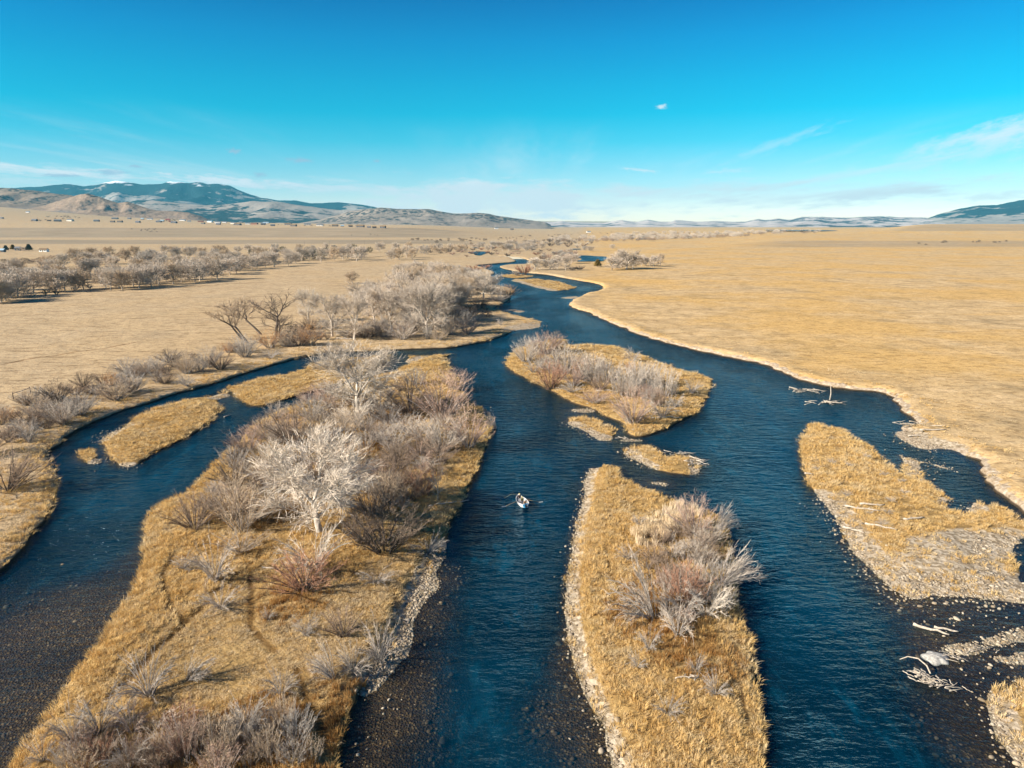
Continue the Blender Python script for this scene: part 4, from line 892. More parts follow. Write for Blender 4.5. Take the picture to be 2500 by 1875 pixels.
# ------------------------------------------------------------------ plants placed one by one: foot x, foot y, height, width in pixels, form, colour, label
NEAR = '''
782 1300 225 225 T w|tall bone white cottonwood with spreading crown in the middle of the large island
771 1392 100 150 D w|low white drooping branches at the foot of the tall white cottonwood
875 1010 158 140 T w|white cottonwood beside the side channel behind the large island thicket
866 1035 70 80 D w|tangle of white limbs under the cottonwood beside the side channel
902 1226 76 14 N g|thin bare grey snag between tan bushes on the large island
1069 1226 74 20 N p|pale leaning snag close to the island's river edge
1080 1026 102 108 B m|big mauve willow fan on the upstream end of the large island
1000 1010 76 100 B b|dark brown willow behind the big mauve willow fan
1112 948 45 62 B m|mauve scrub along the upstream river edge of the large island
721 1090 86 88 B b|brown grey willow overlooking the side channel bend
764 1028 56 70 B g|grey twiggy willow under the white cottonwood by the side channel
779 1084 62 62 B t|tan fuzzy willow between the two white cottonwoods
845 1070 66 78 B t|tan grey willow with a dark shaded side, upstream of the tall cottonwood
930 1000 60 70 B p|pale willow just behind the dark brown willow clump
960 1101 58 82 B p|pale grey willow spraying out beside the dark grass shadow
1080 1104 82 80 B p|pale tan willow near the cut corner of the large island
1145 1090 86 86 B m|mauve grey willow leaning over the river at the island corner
949 1236 76 84 B t|round tan willow right of the thin grey snag
1034 1212 66 64 B r|russet willow with dark foot near the leaning snag
1037 1142 26 74 D g|low flattened grey brush above the russet willow
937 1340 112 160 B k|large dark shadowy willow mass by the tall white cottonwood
880 1325 80 80 B b|brown willow between the dark mass and the white cottonwood
1045 1343 36 82 D p|pale low brush at the river edge below the dark willow mass
914 1158 30 22 U g|small upright grey shrub in open grass on the large island
633 1208 42 42 D g|small mushroom shaped grey shrub beside a dark grass trail
590 1293 98 108 B t|big tan willow ball on the channel side of the white cottonwood
627 1270 58 54 B b|dark brown shaded willow tucked behind the big tan willow ball
475 1289 78 88 B b|brown willow with bare dark stems at the side channel point
540 1204 28 52 D g|flat grey shrub between the side channel and the big tan willow ball
589 1345 44 82 B t|tan and grey brush at the foot of the big tan willow ball
526 1420 88 80 D p|pale grey tousled brush above the first forked trail
447 1391 36 52 D p|small pale brush beside the curved dark trail
539 1484 42 84 D p|low pale arching brush near the straight dark trail
744 1440 82 132 B r|russet brown willow spreading under the tall white cottonwood
920 1422 30 76 D p|low arching grey brush in the open grass by the river shore
839 1140 62 92 B t|tan grey willow thicket directly behind the tall cottonwood crown
652 1140 52 62 B t|sparse tan willow beside the side channel bank grass
700 1060 46 60 B m|mauve tinged willow on the side channel edge of the island
700 1180 60 70 B p|pale willow hidden behind the left limbs of the tall cottonwood
870 1180 60 70 B t|tan willow filling the gap beside the thin grey snag
362 1700 88 110 D g|tangled grey dead brush alone in the near meadow
461 1658 62 50 S g|upright fan of grey stems casting a long shadow on the near meadow
176 1812 72 72 D g|grey brush nearest the lower side channel bank
244 1790 78 100 D g|grey tousled brush in the front row of the near thicket
312 1759 46 82 D g|low grey brush throwing shade into the near meadow
389 1777 48 92 S p|pale stems lying over towards the meadow in the near thicket
457 1845 92 80 U m|reddish tan upright willow stems in the near thicket
533 1835 82 82 U t|tan grey willow stems beside the reddish tan ones
601 1790 78 88 D g|grey arching brush at the meadow edge of the near thicket
687 1700 52 76 D g|blue grey brush with dark shade at the head of the near trail
692 1781 68 60 U t|tan grey willow clump beside the near trail
814 1662 78 46 S p|pale grey leaning brush near the cobble shore
863 1637 62 62 D p|pale spreading brush near the top of the cobble shore
927 1596 78 76 D p|pale grey brush hanging over the cobble shore
746 1555 42 60 D g|grey open brush on the pale grass flat
841 1555 62 70 B b|brown tan willow beside the long shadow on the grass flat
655 1514 24 26 D g|tiny grey shrub beside the long dark trail
316 1872 62 112 D g|wide grey brush at the very bottom of the near thicket
240 1863 44 62 U r|russet stems among grey brush at the bottom edge
398 1871 58 82 U b|dark brown stems at the bottom of the near thicket
533 1882 56 80 U m|reddish stems at the bottom edge below the tan grey willow
655 1845 62 60 U t|tan stems in the rust coloured grass of the near thicket
104 1858 46 62 D g|grey brush in the bottom corner by the side channel
200 1880 50 70 U t|tan stems at the bottom edge in the corner thicket
760 1850 44 50 U t|thin tan stems in the golden grass by the lowest trail
1211 1038 32 22 S p|bare snag leaning over the river off the island corner
1696 1303 88 78 B m|mauve brown willow at the upstream end of the front island
1752 1288 54 46 S p|bleached dead shrub on the river edge of the front island
1766 1420 76 84 S p|white dead branches reaching over the water from the front island
1593 1512 152 84 S p|long pale stems leaning out of the middle of the front island
1668 1476 98 72 B r|russet willow in the centre of the front island
1654 1555 72 60 D p|pale upright brush below the russet willow on the front island
1724 1503 76 86 D w|bleached fan of stems beside the russet willow on the front island
1584 1588 46 50 D g|low grey brush at the foot of the long leaning stems
1556 1630 32 26 D g|small grey stump like shrub in the golden grass
1747 1695 46 56 D g|grey shrub in the lower part of the front island
1560 1284 26 26 D g|violet grey shrub at the edge of the pale reeds
1626 1438 42 60 U m|reddish weeds above the russet willow
1630 1742 32 60 D g|grey stems in the grass near the lower front island
1532 1364 30 42 D g|grey shrub between trails on the front island
1700 1640 34 44 D g|grey shrub above the bleached stick pile on the front island
1640 1360 44 60 D p|thin pale branches between the reeds and the white dead branches
1720 1370 60 70 B b|brown willow behind the white dead branches
1330 864 48 64 B m|mauve red willow at the back corner of the thicket island
1285 884 52 52 B p|pale willow on the upstream corner of the thicket island
1301 910 32 42 D g|grey brush on the near corner of the thicket island
1346 945 62 56 B r|round russet willow near the water on the thicket island
1379 908 62 72 U p|tall pale grey thicket behind the round russet willow
1420 925 48 42 U m|mauve stems between two pale thickets on the thicket island
1445 930 62 56 U p|pale grey thicket in the middle of the thicket island
1481 933 48 56 U g|grey thicket right of the island's middle
1522 962 64 56 U p|pale grey thicket above the driftwood on the thicket island
1555 945 62 56 U g|grey tall thicket behind the pale pink willow
1588 941 54 52 U p|pale thicket near the gold end of the thicket island
1621 966 68 60 U p|last tall grey thicket before the bare gold end of the island
1449 982 30 58 B m|low pinkish willow by the little landing of the thicket island
1547 1031 74 78 B m|pink tan willow dome on the near side of the thicket island
1617 1019 48 66 D p|pale dead brush beside the pink tan willow dome
1650 994 30 26 D g|small grey shrub in the gold grass end of the thicket island
1396 958 24 50 D g|low grey scrub along the near bank of the thicket island
1543 884 32 32 D g|grey shrub near the far bank of the thicket island
1358 840 26 36 B b|small brown willow on the far corner of the thicket island
1310 862 40 50 U p|pale stems at the back of the thicket island
1690 960 30 40 D p|pale thin shrub near the blunt end of the thicket island
141 985 48 62 B k|dark brown willow in the left bank row, beside the fence rail
87 988 34 66 B g|grey willow beneath the wooden fence rail
154 1037 56 62 B p|pale grey willow right above the narrow channel
195 1014 50 72 B g|broad grey willow next to the pale one above the narrow channel
72 1043 42 56 B b|brown grey willow over the bare twiggy shrub
74 1082 52 56 D g|twiggy grey shrub on the channel bank
24 1030 32 36 B o|orange willow at the left edge of the picture
5 1037 42 34 B b|brown willow cut by the left edge of the picture
11 1070 27 42 B g|low dark grey shrub at the left edge above the yellow bank
271 943 30 36 B o|orange tan willow at the meadow edge
282 976 47 76 B t|grey tan willow dome on the left bank
325 958 47 52 B g|grey willow touching the grey tan dome
311 911 32 62 B g|grey brush row bordering the meadow
354 914 34 42 B p|pale grey willow next to the brush row bordering the meadow
385 903 32 42 B g|grey willow below the meadow trail
219 958 16 34 J k|low dark shrub in the left bank row
415 887 30 46 B k|dark grey willow at the head of the left bank row
456 913 52 46 B t|tan tree like willow standing on the left bank
508 898 47 52 B g|grey tan willow next to the tan tree like one
538 902 42 52 B b|brown willow near the narrow channel
598 872 42 46 B g|grey willow under the leaning trees
658 849 42 50 B o|orange willow at the foot of the gnarled dead tree
661 875 20 46 D g|low grey shrub on the gold bank under the orange willow
456 943 32 42 D g|thin grey shrub on the gold bank above the long islet
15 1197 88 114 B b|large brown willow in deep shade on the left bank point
-40 1120 60 80 B b|brown willow partly outside the left edge
703 846 42 42 B t|tan willow beside the orange willow
732 846 47 46 B b|brown tan willow, second after the orange one
757 844 47 46 B o|orange brown willow ending the row under the white barked tree
721 814 20 36 J k|dark low bush behind the tan willows
813 859 20 72 B b|low brown bramble strip on the bank of the side channel
594 861 42 46 B g|grey willow at the foot of the leaning trees
558 861 24 32 B o|small orange tan willow at the bank
757 805 30 36 B b|brown thicket wrapped round the foot of the white barked tree
808 802 32 42 B g|grey thicket at the start of the cottonwood grove
893 825 32 62 B k|dark brown bramble under the grove
1095 819 47 50 B t|round tan willow at the grove's river side
1140 816 32 42 B m|pink grey willow next to the round tan willow
1137 794 32 36 B g|grey willow behind the pink grey one
1187 776 17 22 J k|small dark bush on the sandy bank
1169 785 22 22 D g|grey shrub on the sandy bank
1222 794 16 20 D g|little grey shrub on the gravel point grass
936 823 37 46 B g|grey willow at the grove's channel bank
911 823 32 50 B b|brown willow at the grove's channel bank
983 830 42 56 B p|pale grey brush in front of the grove
1043 830 37 26 B g|slim grey bush in front of the big rounded cottonwood
1070 832 27 32 B t|tan bush beside a white snag
1115 774 18 36 B k|dark bramble between grove and sandy bank
1171 754 27 36 B r|russet willow below the forked cottonwood
1215 736 22 36 B g|grey willow near the orange bush by the river
1240 727 30 32 B o|orange bush on the river point
1224 720 22 32 B g|grey willow behind the orange bush on the river point
1197 720 24 42 B g|grey scrub under the forked cottonwood
1160 665 16 40 F r|red brown bush on the upper peninsula
1164 668 12 46 F p|pale scrub in front of the red brown bush on the upper peninsula
1184 657 10 26 F r|small red bush at the peninsula's end
1140 689 13 22 F o|orange brown bush in the scrub by the upper bend
1280 671 24 34 F r|red brown bush on the sandy spit
1264 672 12 30 F g|grey scrub beside the red brown bush on the sandy spit
607 839 104 66 L t|leaning dark trunked tree nearest the river in the meadow edge trio
592 828 90 62 L t|leaning tree behind the nearest of the meadow edge trio
638 817 84 66 L t|third leaning tree beside the gnarled dead tree
674 823 104 56 N k|gnarled dead tree with twisted dark limbs
682 824 54 46 N k|broken dark trunk beside the gnarled dead tree
753 788 76 48 T w|white barked round crowned tree standing alone by the grove
811 823 98 58 V p|slender pale cottonwood at the meadow end of the grove
865 830 108 58 V p|tall pale cottonwood with hanging twigs above a fallen log
914 790 82 52 V p|pale cottonwood behind the tall one with hanging twigs
932 787 78 48 T t|tan cottonwood inside the grove
956 810 98 48 V p|tall slim cottonwood at the middle front of the grove
1007 805 98 62 T p|broad pale cottonwood left of the big rounded one
1045 823 124 96 T p|biggest rounded cottonwood in front of the grove
1066 803 62 34 V t|slim tan cottonwood behind the biggest rounded one
1102 754 74 64 T t|dark trunked cottonwood at the sunny side of the grove
1081 759 62 48 T p|pale cottonwood next to the dark trunked one
1180 731 66 62 T w|forked white trunked cottonwood near the river bend
1151 732 47 42 T p|pale cottonwood beside the forked one
860 693 28 24 A t|lone small bare tree in the open meadow
'''
def add(rows, group=None):
    out = []
    rows = [r for r in rows.strip().split('\n') if r.strip()]
    recs = []
    for r in rows:
        a, lab = r.split('|'); f = a.split(); recs.append((float(f[0]), float(f[1]), float(f[2]), float(f[3]), f[4], f[5], lab))
    pos = place_many([(r[0], r[1]) for r in recs])
    for r, p in zip(recs, pos):
        h, mpp = size_at(p, r[2]); yaw = None
        if r[4] == 'L': yaw = PR.uniform(-.4, .4)
        if r[4] == 'S': yaw = (PR.uniform(-.5, .6) if r[0] > 1650 or r[0] < 600 else PR.uniform(2.4, 3.6))
        grp = group or GROUPS[KINDNAME[r[4]][0]]
        out.append(plant(r[4], p, h, r[3] * mpp, r[5], r[6], grp, yaw=yaw, bark='d' if r[4] == 'L' else None))
    return out
GROUPS = dict(cottonwood_tree='bare cottonwoods by the river', leaning_tree='leaning trees at the meadow edge', gnarled_tree='dead trees and snags', willow_bush='willow bushes along the banks and islands', dead_bush='dead grey brush on banks and islands', conifer_tree='conifers', juniper_bush='dark junipers', willow_thicket='upright willow thickets', scrub_bush='scrub bushes of the far banks')
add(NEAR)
# ---- plants that nothing tells apart: seeded over the area they fill in the photograph
SR = random.Random(5)
def inside(poly, x, y):
    c = False
    for (x0, y0), (x1, y1) in zip(poly, poly[1:] + poly[:1]):
        if (y0 > y) != (y1 > y) and x < x0 + (y - y0) * (x1 - x0) / (y1 - y0): c = not c
    return c
ZONES = ['far left in', 'left of centre in', 'in the middle of', 'right of centre in', 'far right in']
CW = dict(p='pale', w='white', g='grey', t='tan', b='brown', m='mauve', r='russet', o='orange', k='dark', e='green', y='golden')
ORD = ['', 'first', 'second', 'third', 'fourth', 'fifth', 'sixth', 'seventh', 'eighth', 'ninth', 'tenth', 'eleventh', 'twelfth', 'thirteenth', 'fourteenth', 'fifteenth', 'sixteenth', 'seventeenth', 'eighteenth', 'nineteenth', 'twentieth', 'twenty-first', 'twenty-second', 'twenty-third']
def fill(poly, n, mind, kinds, cols, hm, wf, label, group, ky=3.0):
    """spread n plants over a pixel polygon; hm: real heights, wf: width as a share of height"""
    xs = [p[0] for p in poly]; ys = [p[1] for p in poly]; got = []; tries = 0
    while len(got) < n and tries < n * 60:
        tries += 1; x = SR.uniform(min(xs), max(xs)); y = SR.uniform(min(ys), max(ys))
        if not inside(poly, x, y): continue
        if any((x - a) ** 2 + ((y - b) * ky) ** 2 < mind ** 2 for a, b in got): continue
        got.append((x, y))
    got.sort(); pos = place_many(got); res = []; info = []
    noun, where = label.split('|'); hmid = (hm[0] + hm[1]) / 2; x0, x1 = min(q[0] for q in got), max(q[0] for q in got)
    for (gx_, gy_), p in zip(got, pos):
        k = SR.choice(kinds); h = SR.uniform(*hm); c = SR.choice(cols); zone = ZONES[min(4, int(5 * (gx_ - x0) / max(x1 - x0, 1)))]
        info.append([p, k, h, h * SR.uniform(*wf), c, ('tall ' if h > hmid else 'short ') + CW[c], zone])
    cnt = {}
    for it in info: cnt[(it[5], it[6])] = cnt.get((it[5], it[6]), 0) + 1
    run = {}
    for it in info:
        key = (it[5], it[6]); run[key] = run.get(key, 0) + 1; n_ = cnt[key]; i = run[key]
        o_ = '' if n_ == 1 else (', leftmost of its kind,' if i == 1 else ', rightmost of its kind,' if i == n_ else ', %s from left,' % ORD[i])
        res.append(plant(it[1], it[0], it[2], it[3], it[4], '%s %s%s %s the %s' % (it[5], noun, o_, it[6], where), group))
    return res
fill([(895, 775), (950, 722), (975, 690), (1060, 690), (1120, 700), (1140, 728), (1130, 765), (1100, 790), (1040, 795), (940, 780)], 46, 16, 'TTV', 'pppt', (10.5, 14.5), (.6, .8), 'cottonwood|riverside grove', 'cottonwoods inside the riverside grove', 1.7)
fill([(965, 690), (985, 672), (1050, 674), (1085, 684), (1085, 700), (1000, 700)], 9, 16, 'A', 'pt', (9, 11), (.8, 1.0), "bare tree|grove's far end", 'trees at the far end of the grove', 2)
fill([(1085, 676), (1125, 668), (1170, 690), (1200, 700), (1210, 712), (1160, 716), (1130, 702)], 10, 14, 'A', 'pg', (5, 8), (.7, 1.0), 'bare tree|upper bend grove', 'small trees by the upper bend', 2)
fill([(880, 800), (1000, 770), (1090, 780), (1160, 745), (1200, 735), (1190, 760), (1100, 815), (960, 822), (830, 830)], 50, 14, 'BBD', 'gbtmkk', (1.6, 3.6), (.9, 1.5), "bush|riverside grove's floor", 'brush under the riverside grove', 1.6)  # dark and brown twig colours paint in the shade under the grove
fill([(640, 840), (760, 800), (820, 790), (830, 815), (790, 840), (700, 858)], 9, 18, 'BD', 'bgto', (1.6, 3.0), (.9, 1.4), "bush|grove's meadow end", 'brush near the meadow end of the grove', 1.6)
fill([(0, 1010), (90, 970), (230, 930), (420, 880), (560, 850), (600, 872), (430, 930), (250, 985), (140, 1050), (20, 1095)], 48, 15, 'BBD', 'gbtgbk', (1.5, 3.4), (1.0, 1.6), 'willow|side channel bank', 'low brush along the narrow left channel', 1.4)
fill([(560, 1100), (700, 1000), (860, 960), (1000, 930), (1100, 960), (1120, 1100), (1050, 1200), (960, 1280), (800, 1230), (640, 1280), (480, 1260)], 100, 19, 'BBDBU', 'gbtmbkp', (1.6, 3.8), (.9, 1.5), 'scrub bush|large island thicket', 'understorey bushes of the large island', 1.3)  # dark and brown twigs mixed in as painted shade inside the thicket
fill([(90, 1850), (250, 1770), (330, 1780), (620, 1790), (720, 1760), (740, 1860), (400, 1885), (120, 1885)], 26, 28, 'UDU', 'gtmrb', (1.2, 2.2), (.8, 1.2), 'stem clump|bottom edge thicket', 'stems of the bottom thicket', 1.3)
fill([(1580, 1340), (1690, 1275), (1765, 1330), (1775, 1470), (1700, 1530), (1620, 1520), (1575, 1440)], 26, 19, 'DUBU', 'gpmpb', (1.0, 2.6), (.9, 1.3), 'thin shrub|front island grass', 'thin shrubs of the front island', 1.3)
fill([(1260, 890), (1330, 850), (1440, 880), (1600, 930), (1660, 960), (1620, 1000), (1500, 960), (1380, 940)], 34, 15, 'UB', 'gpmb', (2.0, 3.6), (.8, 1.2), 'willow|midstream island thicket', 'willows of the midstream thicket', 1.4)
fill([(2010, 1060), (2080, 1070), (2180, 1150), (2280, 1230), (2200, 1300), (2060, 1240), (1980, 1150)], 12, 40, 'D', 'g', (.5, .8), (1.4, 2.0), 'tiny shrub|broad island grass', 'grey shrubs of the broad island', 1.4)
STRIP = 'cottonwoods of the woodland strip'
fill([(-40, 752), (0, 742), (90, 716), (200, 716), (320, 706), (370, 704), (490, 694), (650, 655), (760, 643), (1010, 634), (1010, 622), (800, 626), (560, 640), (480, 662), (330, 690), (180, 700), (60, 715), (-40, 725)], 92, 10, 'A', 'pppt', (9.5, 13.5), (.58, .82), "cottonwood|woodland's meadow edge", STRIP + ', meadow edge', 2.2)
fill([(0, 722), (60, 705), (180, 690), (330, 680), (480, 652), (560, 632), (800, 620), (1010, 616), (1010, 608), (800, 610), (560, 618), (400, 630), (200, 640), (60, 668), (-40, 690)], 66, 13, 'A', 'ppgt', (9, 12.5), (.6, .85), "cottonwood|woodland's inner rows", STRIP + ', inner part', 2.6)
fill([(160, 640), (420, 622), (420, 612), (180, 622)], 6, 40, 'A', 'pt', (10, 12), (.9, 1.1), "wide tree|far field's hedge", 'wide trees by the far field', 2)
fill([(-20, 660), (150, 640), (400, 628), (400, 618), (150, 628), (-20, 640)], 26, 12, 'J', 'kkb', (2.5, 3.6), (2.0, 3.0), "bush|far field's hedge", 'hedge bushes along the far field', 3)
fill([(60, 730), (300, 700), (480, 680), (640, 650), (760, 640), (640, 640), (400, 680), (150, 700)], 34, 12, 'FJ', 'bkg', (2.0, 3.2), (1.0, 1.8), 'low bush|far woodland floor', 'bushes under the far woodland strip', 2)
fill([(560, 640), (700, 628), (900, 618), (1000, 612), (990, 604), (800, 610), (560, 620)], 10, 24, 'J', 'ee', (6, 8), (.9, 1.3), 'evergreen|far woodland strip', 'evergreens of the woodland strip', 2)
fill([(735, 636), (790, 632), (792, 628), (738, 630)], 3, 14, 'J', 'e', (7, 8), (1.0, 1.3), 'evergreen|dark woodland clump', 'evergreen clump of the woodland strip', 2)
fill([(1000, 622), (1120, 622), (1140, 612), (1300, 616), (1330, 606), (1320, 596), (1180, 598), (1060, 606), (1000, 612)], 54, 10, 'AAF', 'ppgt', (6, 10), (.8, 1.2), 'bare tree|far river bottom', 'trees of the far river bottom', 3)
fill([(1130, 628), (1300, 624), (1420, 622), (1420, 612), (1330, 610), (1140, 606), (1010, 614)], 36, 10, 'F', 'bkmr', (2.2, 3.5), (1.6, 2.6), 'low willow|far river bottom', 'willows of the far river bottom', 3)
fill([(1320, 634), (1410, 640), (1400, 618), (1330, 622)], 14, 12, 'AF', 'pgm', (4, 7), (.8, 1.3), 'bare tree|two far channels', 'trees between the far channels', 2.4)
fill([(1250, 600), (1420, 606), (1470, 600), (1440, 588), (1340, 588), (1250, 592)], 26, 11, 'F', 'pbkg', (4, 7), (1.0, 1.8), 'bush|far channel flats', 'bushes beyond the far channels', 3)
FAR = '''
1306 660 29 29 A w|pale round tree at the start of the right bank group
1343 660 26 26 A g|grey tree next to the pale round one on the right bank
1361 657 31 26 A p|taller pale tree in the right bank group
1381 661 33 18 A p|narrow pale tree in the right bank group
1395 644 23 30 A p|pale tree behind the narrow one on the right bank
1325 635 12 18 F b|brown bush on the upper right bank
1459 652 17 14 C y|golden evergreen standing alone between bare trees
1494 660 30 34 A p|broad bare tree right of the golden evergreen
1530 658 46 40 A p|tallest bare tree right of the golden evergreen
1512 656 34 34 A p|bare tree hidden between the broad and the tallest one
1545 657 30 30 A t|bare tree at the right side of the tallest one
1566 650 26 20 A p|first bare tree of the small cluster on the open plain
1577 649 20 22 A p|second bare tree of the small cluster on the open plain
1596 652 26 22 A p|third bare tree of the small cluster on the open plain
1612 648 28 16 A t|last bare tree of the small cluster, leaning outward
1495 608 11 10 A p|lone bare tree far out on the plain
1440 614 12 14 A p|bare tree beside the far pond
1428 612 11 14 A g|grey tree beside the far pond
1415 660 10 20 F b|brown bush on the near side of the golden evergreen
1398 660 8 16 J k|dark bush among the right bank trees
15 612 12 10 C e|dark conifer beside the blue roofed barn
32 610 12 10 C y|yellowish conifer in front of the grey barn
71 612 15 10 C e|tall conifer right of the grey barn
56 614 10 16 A p|pale bare tree beside the grey barn
1128 589 6 10 J k|round dark bush alone on the far flat
1066 593 5 8 J k|small dark bush alone on the far flat
2306 592 5 9 J k|round dark bush on the right terrace
2300 593 3 6 J k|smaller dark bush next to the round one on the right terrace
2243 595 3 9 J k|flat dark bush below the right terrace
2260 598 3 12 J k|long dark bush below the right terrace
2375 592 4 4 J k|first dark shrub of the row on the far right terrace
2384 592 4 4 J k|second dark shrub of the row on the far right terrace
2390 591 5 6 J k|third and largest dark shrub of the row on the far right terrace
2428 593 4 9 J k|broad dark shrub near the right edge of the terrace
2440 592 3 5 J k|small dark shrub near the right edge of the terrace
2456 590 4 5 J k|last dark shrub of the far right terrace
'''
add(FAR)
# far woods by the town, seen as one mass
def far_wood(name, poly, n, hm, cols, label):
    xs = [p[0] for p in poly]; ys = [p[1] for p in poly]; got = []
    while len(got) < n:
        x = SR.uniform(min(xs), max(xs)); y = SR.uniform(min(ys), max(ys))
        if inside(poly, x, y): got.append((x, y))
    P = place_many(got); n_ = len(P); mt = TW[cols]; me = FORMS['J'][0][1].copy(); me.materials.clear(); me.materials.append(mt); pr = bpy.data.objects.new('far_tree', me)
    h = np.array([SR.uniform(*hm) for _ in P]); wdt = h * np.array([SR.uniform(1.0, 2.2) for _ in P])
    scatter(name, pr, P, np.column_stack([np.zeros((n_, 2)), np.array([SR.uniform(0, 6.28) for _ in P])]), np.column_stack([wdt / WID['J'][0][0], wdt / WID['J'][0][0], h / WID['J'][0][1]]), label)
far_wood('far_woodland', [(1340, 590), (1540, 588), (1760, 580), (1900, 572), (2010, 568), (2010, 564), (1880, 563), (1700, 566), (1540, 570), (1460, 578), (1340, 584)], 210, (5, 10), 'p', 'pale bare far woodland along the valley river')
far_wood('far_woodland', [(1340, 591), (1540, 590), (1760, 582), (1900, 573), (2010, 569), (2010, 566), (1880, 566), (1700, 570), (1540, 576), (1460, 584), (1340, 588)], 170, (3, 6), 'b', 'dark far thickets along the valley river')
far_wood('far_woodland', [(1000, 584), (1230, 582), (1300, 575), (1420, 568), (1500, 566), (1480, 572), (1330, 580), (1150, 590), (1010, 588)], 60, (1.5, 3.5), 'k', 'scattered dark far brush on the flats')
# ------------------------------------------------------------------ built things
def box(V, F, c, s, rot=0.0, taper=1.0):
    b = len(V); cs, sn = math.cos(rot), math.sin(rot)
    for dz, k in ((-.5, 1.0), (.5, taper)):
        for dx, dy in ((-.5, -.5), (.5, -.5), (.5, .5), (-.5, .5)):
            x, y = dx * s[0] * k, dy * s[1] * k; V.append((c[0] + x * cs - y * sn, c[1] + x * sn + y * cs, c[2] + dz * s[2]))
    F += [(b, b + 3, b + 2, b + 1), (b + 4, b + 5, b + 6, b + 7)] + [(b + i, b + (i + 1) % 4, b + 4 + (i + 1) % 4, b + 4 + i) for i in range(4)]
def tubev(V, F, pts, radii, n=6, cap=True):
    pts = [Vector(p) for p in pts]; b = len(V); k = len(pts)
    for i, p in enumerate(pts):
        d = (pts[min(i + 1, k - 1)] - pts[max(i - 1, 0)]).normalized(); u, v = frame(d)
        for j in range(n):
            a = 2 * math.pi * j / n; V.append(tuple(p + (u * math.cos(a) + v * math.sin(a)) * radii[i]))
    for i in range(k - 1):
        for j in range(n): F.append((b + i * n + j, b + i * n + (j + 1) % n, b + (i + 1) * n + (j + 1) % n, b + (i + 1) * n + j))
    if cap: F.append(tuple(b + j for j in range(n - 1, -1, -1))); F.append(tuple(b + (k - 1) * n + j for j in range(n)))
def part(name, V, F, m, parent, smooth=False, loc=None): return link(name, new_mesh(name, V, F, smooth, (m,) if not isinstance(m, tuple) else m), parent, loc)
def empty(name, loc, rz, label, cat, group=None):
    o = bpy.data.objects.new(name, None); COL.objects.link(o); o.location = loc; o.rotation_euler = (0, 0, rz); o.empty_display_size = .1; tag(o, label, cat, group); return o
PM = dict(white=plain('paint_white', (.78, .77, .74), .5), cream=plain('paint_cream', (.62, .58, .50), .7), blue=plain('paint_blue', (.05, .24, .42), .35), wood=plain('oar_wood', (.50, .34, .16), .5), grey=plain('boat_floor_grey', (.34, .34, .33), .7), dark=plain('dark_rubber', (.025, .025, .028), .6), skin=plain('skin', (.50, .32, .23), .6), olive=plain('cloth_olive', (.20, .19, .07), .9), navy=plain('cloth_dark', (.035, .03, .035), .9), tan=plain('cloth_tan', (.46, .29, .17), .9), pink=plain('cloth_pale', (.58, .46, .44), .9), straw=plain('hat_straw', (.58, .50, .22), .8), jean=plain('cloth_jean', (.07, .09, .13), .9),
    barn=plain('barn_grey_boards', (.10, .10, .11), .8), brown=plain('roof_brown', (.16, .11, .06), .8), roofgrey=plain('roof_grey', (.12, .125, .135), .7), roofblue=plain('roof_blue_metal', (.30, .42, .50), .4), red=plain('barn_red', (.24, .06, .045), .8), glass=plain('window_glass', (.02, .025, .03), .15, .5), drift=plain('driftwood', (.37, .32, .255), .9, .1, .18, 6), driftd=plain('driftwood_grey', (.24, .215, .18), .9, .1, .2, 6), pole=plain('pole_wood', (.16, .12, .09), .9), metal=plain('truck_dark_paint', (.03, .035, .04), .3, .5), hide=plain('cow_hide', (.018, .014, .012), .9), rock=plain('boulder_grey', (.34, .325, .29), .9, .1, .2, 5))
# ---- the drift boat and its crew
pb = g(1261, 1209, .35); ps = g(1289.5, 1242, .3); ctr = (pb + ps) / 2; ax = pb - ps; L0 = 4.6; yawb = math.atan2(ax[1], ax[0])     # the boat's +x points to its bow
BK_ = .80
boat = empty('drift_boat', (ctr[0], ctr[1], .0), yawb, 'small white drift boat with three people and a blue painted end in the main channel', 'boat'); boat.scale = (BK_,) * 3
def sec(t):
    w_ = .92 * (1 - abs(t) ** 2.3 * (.985 if t > 0 else .62)); zb = -.08 + .30 * abs(t) ** 2.2; zt = .56 + .34 * abs(t) ** 2.2; return w_, zb, zt
ts = np.linspace(-1, 1, 21); V = []; F = []
for t in ts:
    w_, zb, zt = sec(t); X = t * L0 / 2
    V += [(X, -w_, zt), (X, -w_ * .74, zb), (X, w_ * .74, zb), (X, w_, zt), (X, max(w_ - .05, .01), zt), (X, max(w_ * .74 - .05, .008), zb + .06), (X, -max(w_ * .74 - .05, .008), zb + .06), (X, -max(w_ - .05, .01), zt)]
mi = []
for i in range(20):
    for j in range(8): F.append((i * 8 + j, (i + 1) * 8 + j, (i + 1) * 8 + (j + 1) % 8, i * 8 + (j + 1) % 8)); mi.append(1 if j in (4, 5, 6) else (2 if ts[i] < -.82 and j in (0, 1, 2) else 0))
F += [tuple(range(8)), tuple(160 + j for j in range(7, -1, -1))]; mi += [2, 0]
hull = part('hull', V, F, (PM['white'], PM['grey'], PM['blue']), boat); hull.data.polygons.foreach_set('material_index', mi)
for s_ in (-1, 1):
    V = []; F = []; tubev(V, F, [(t * L0 / 2, s_ * sec(t)[0], sec(t)[2] + .02) for t in ts], [.035] * 21, 6); part('gunwale', V, F, PM['white'], boat, True)
for xx, nm in ((1.35, 'bow_seat'), (.1, 'rowing_bench'), (-1.45, 'stern_seat')):
    V = []; F = []; w_ = sec(xx / (L0 / 2))[0]; box(V, F, (xx, 0, .42), (.42, 1.7 * w_ * .84, .08)); box(V, F, (xx, 0, .2), (.3, .5, .36)); part(nm, V, F, PM['cream'], boat)
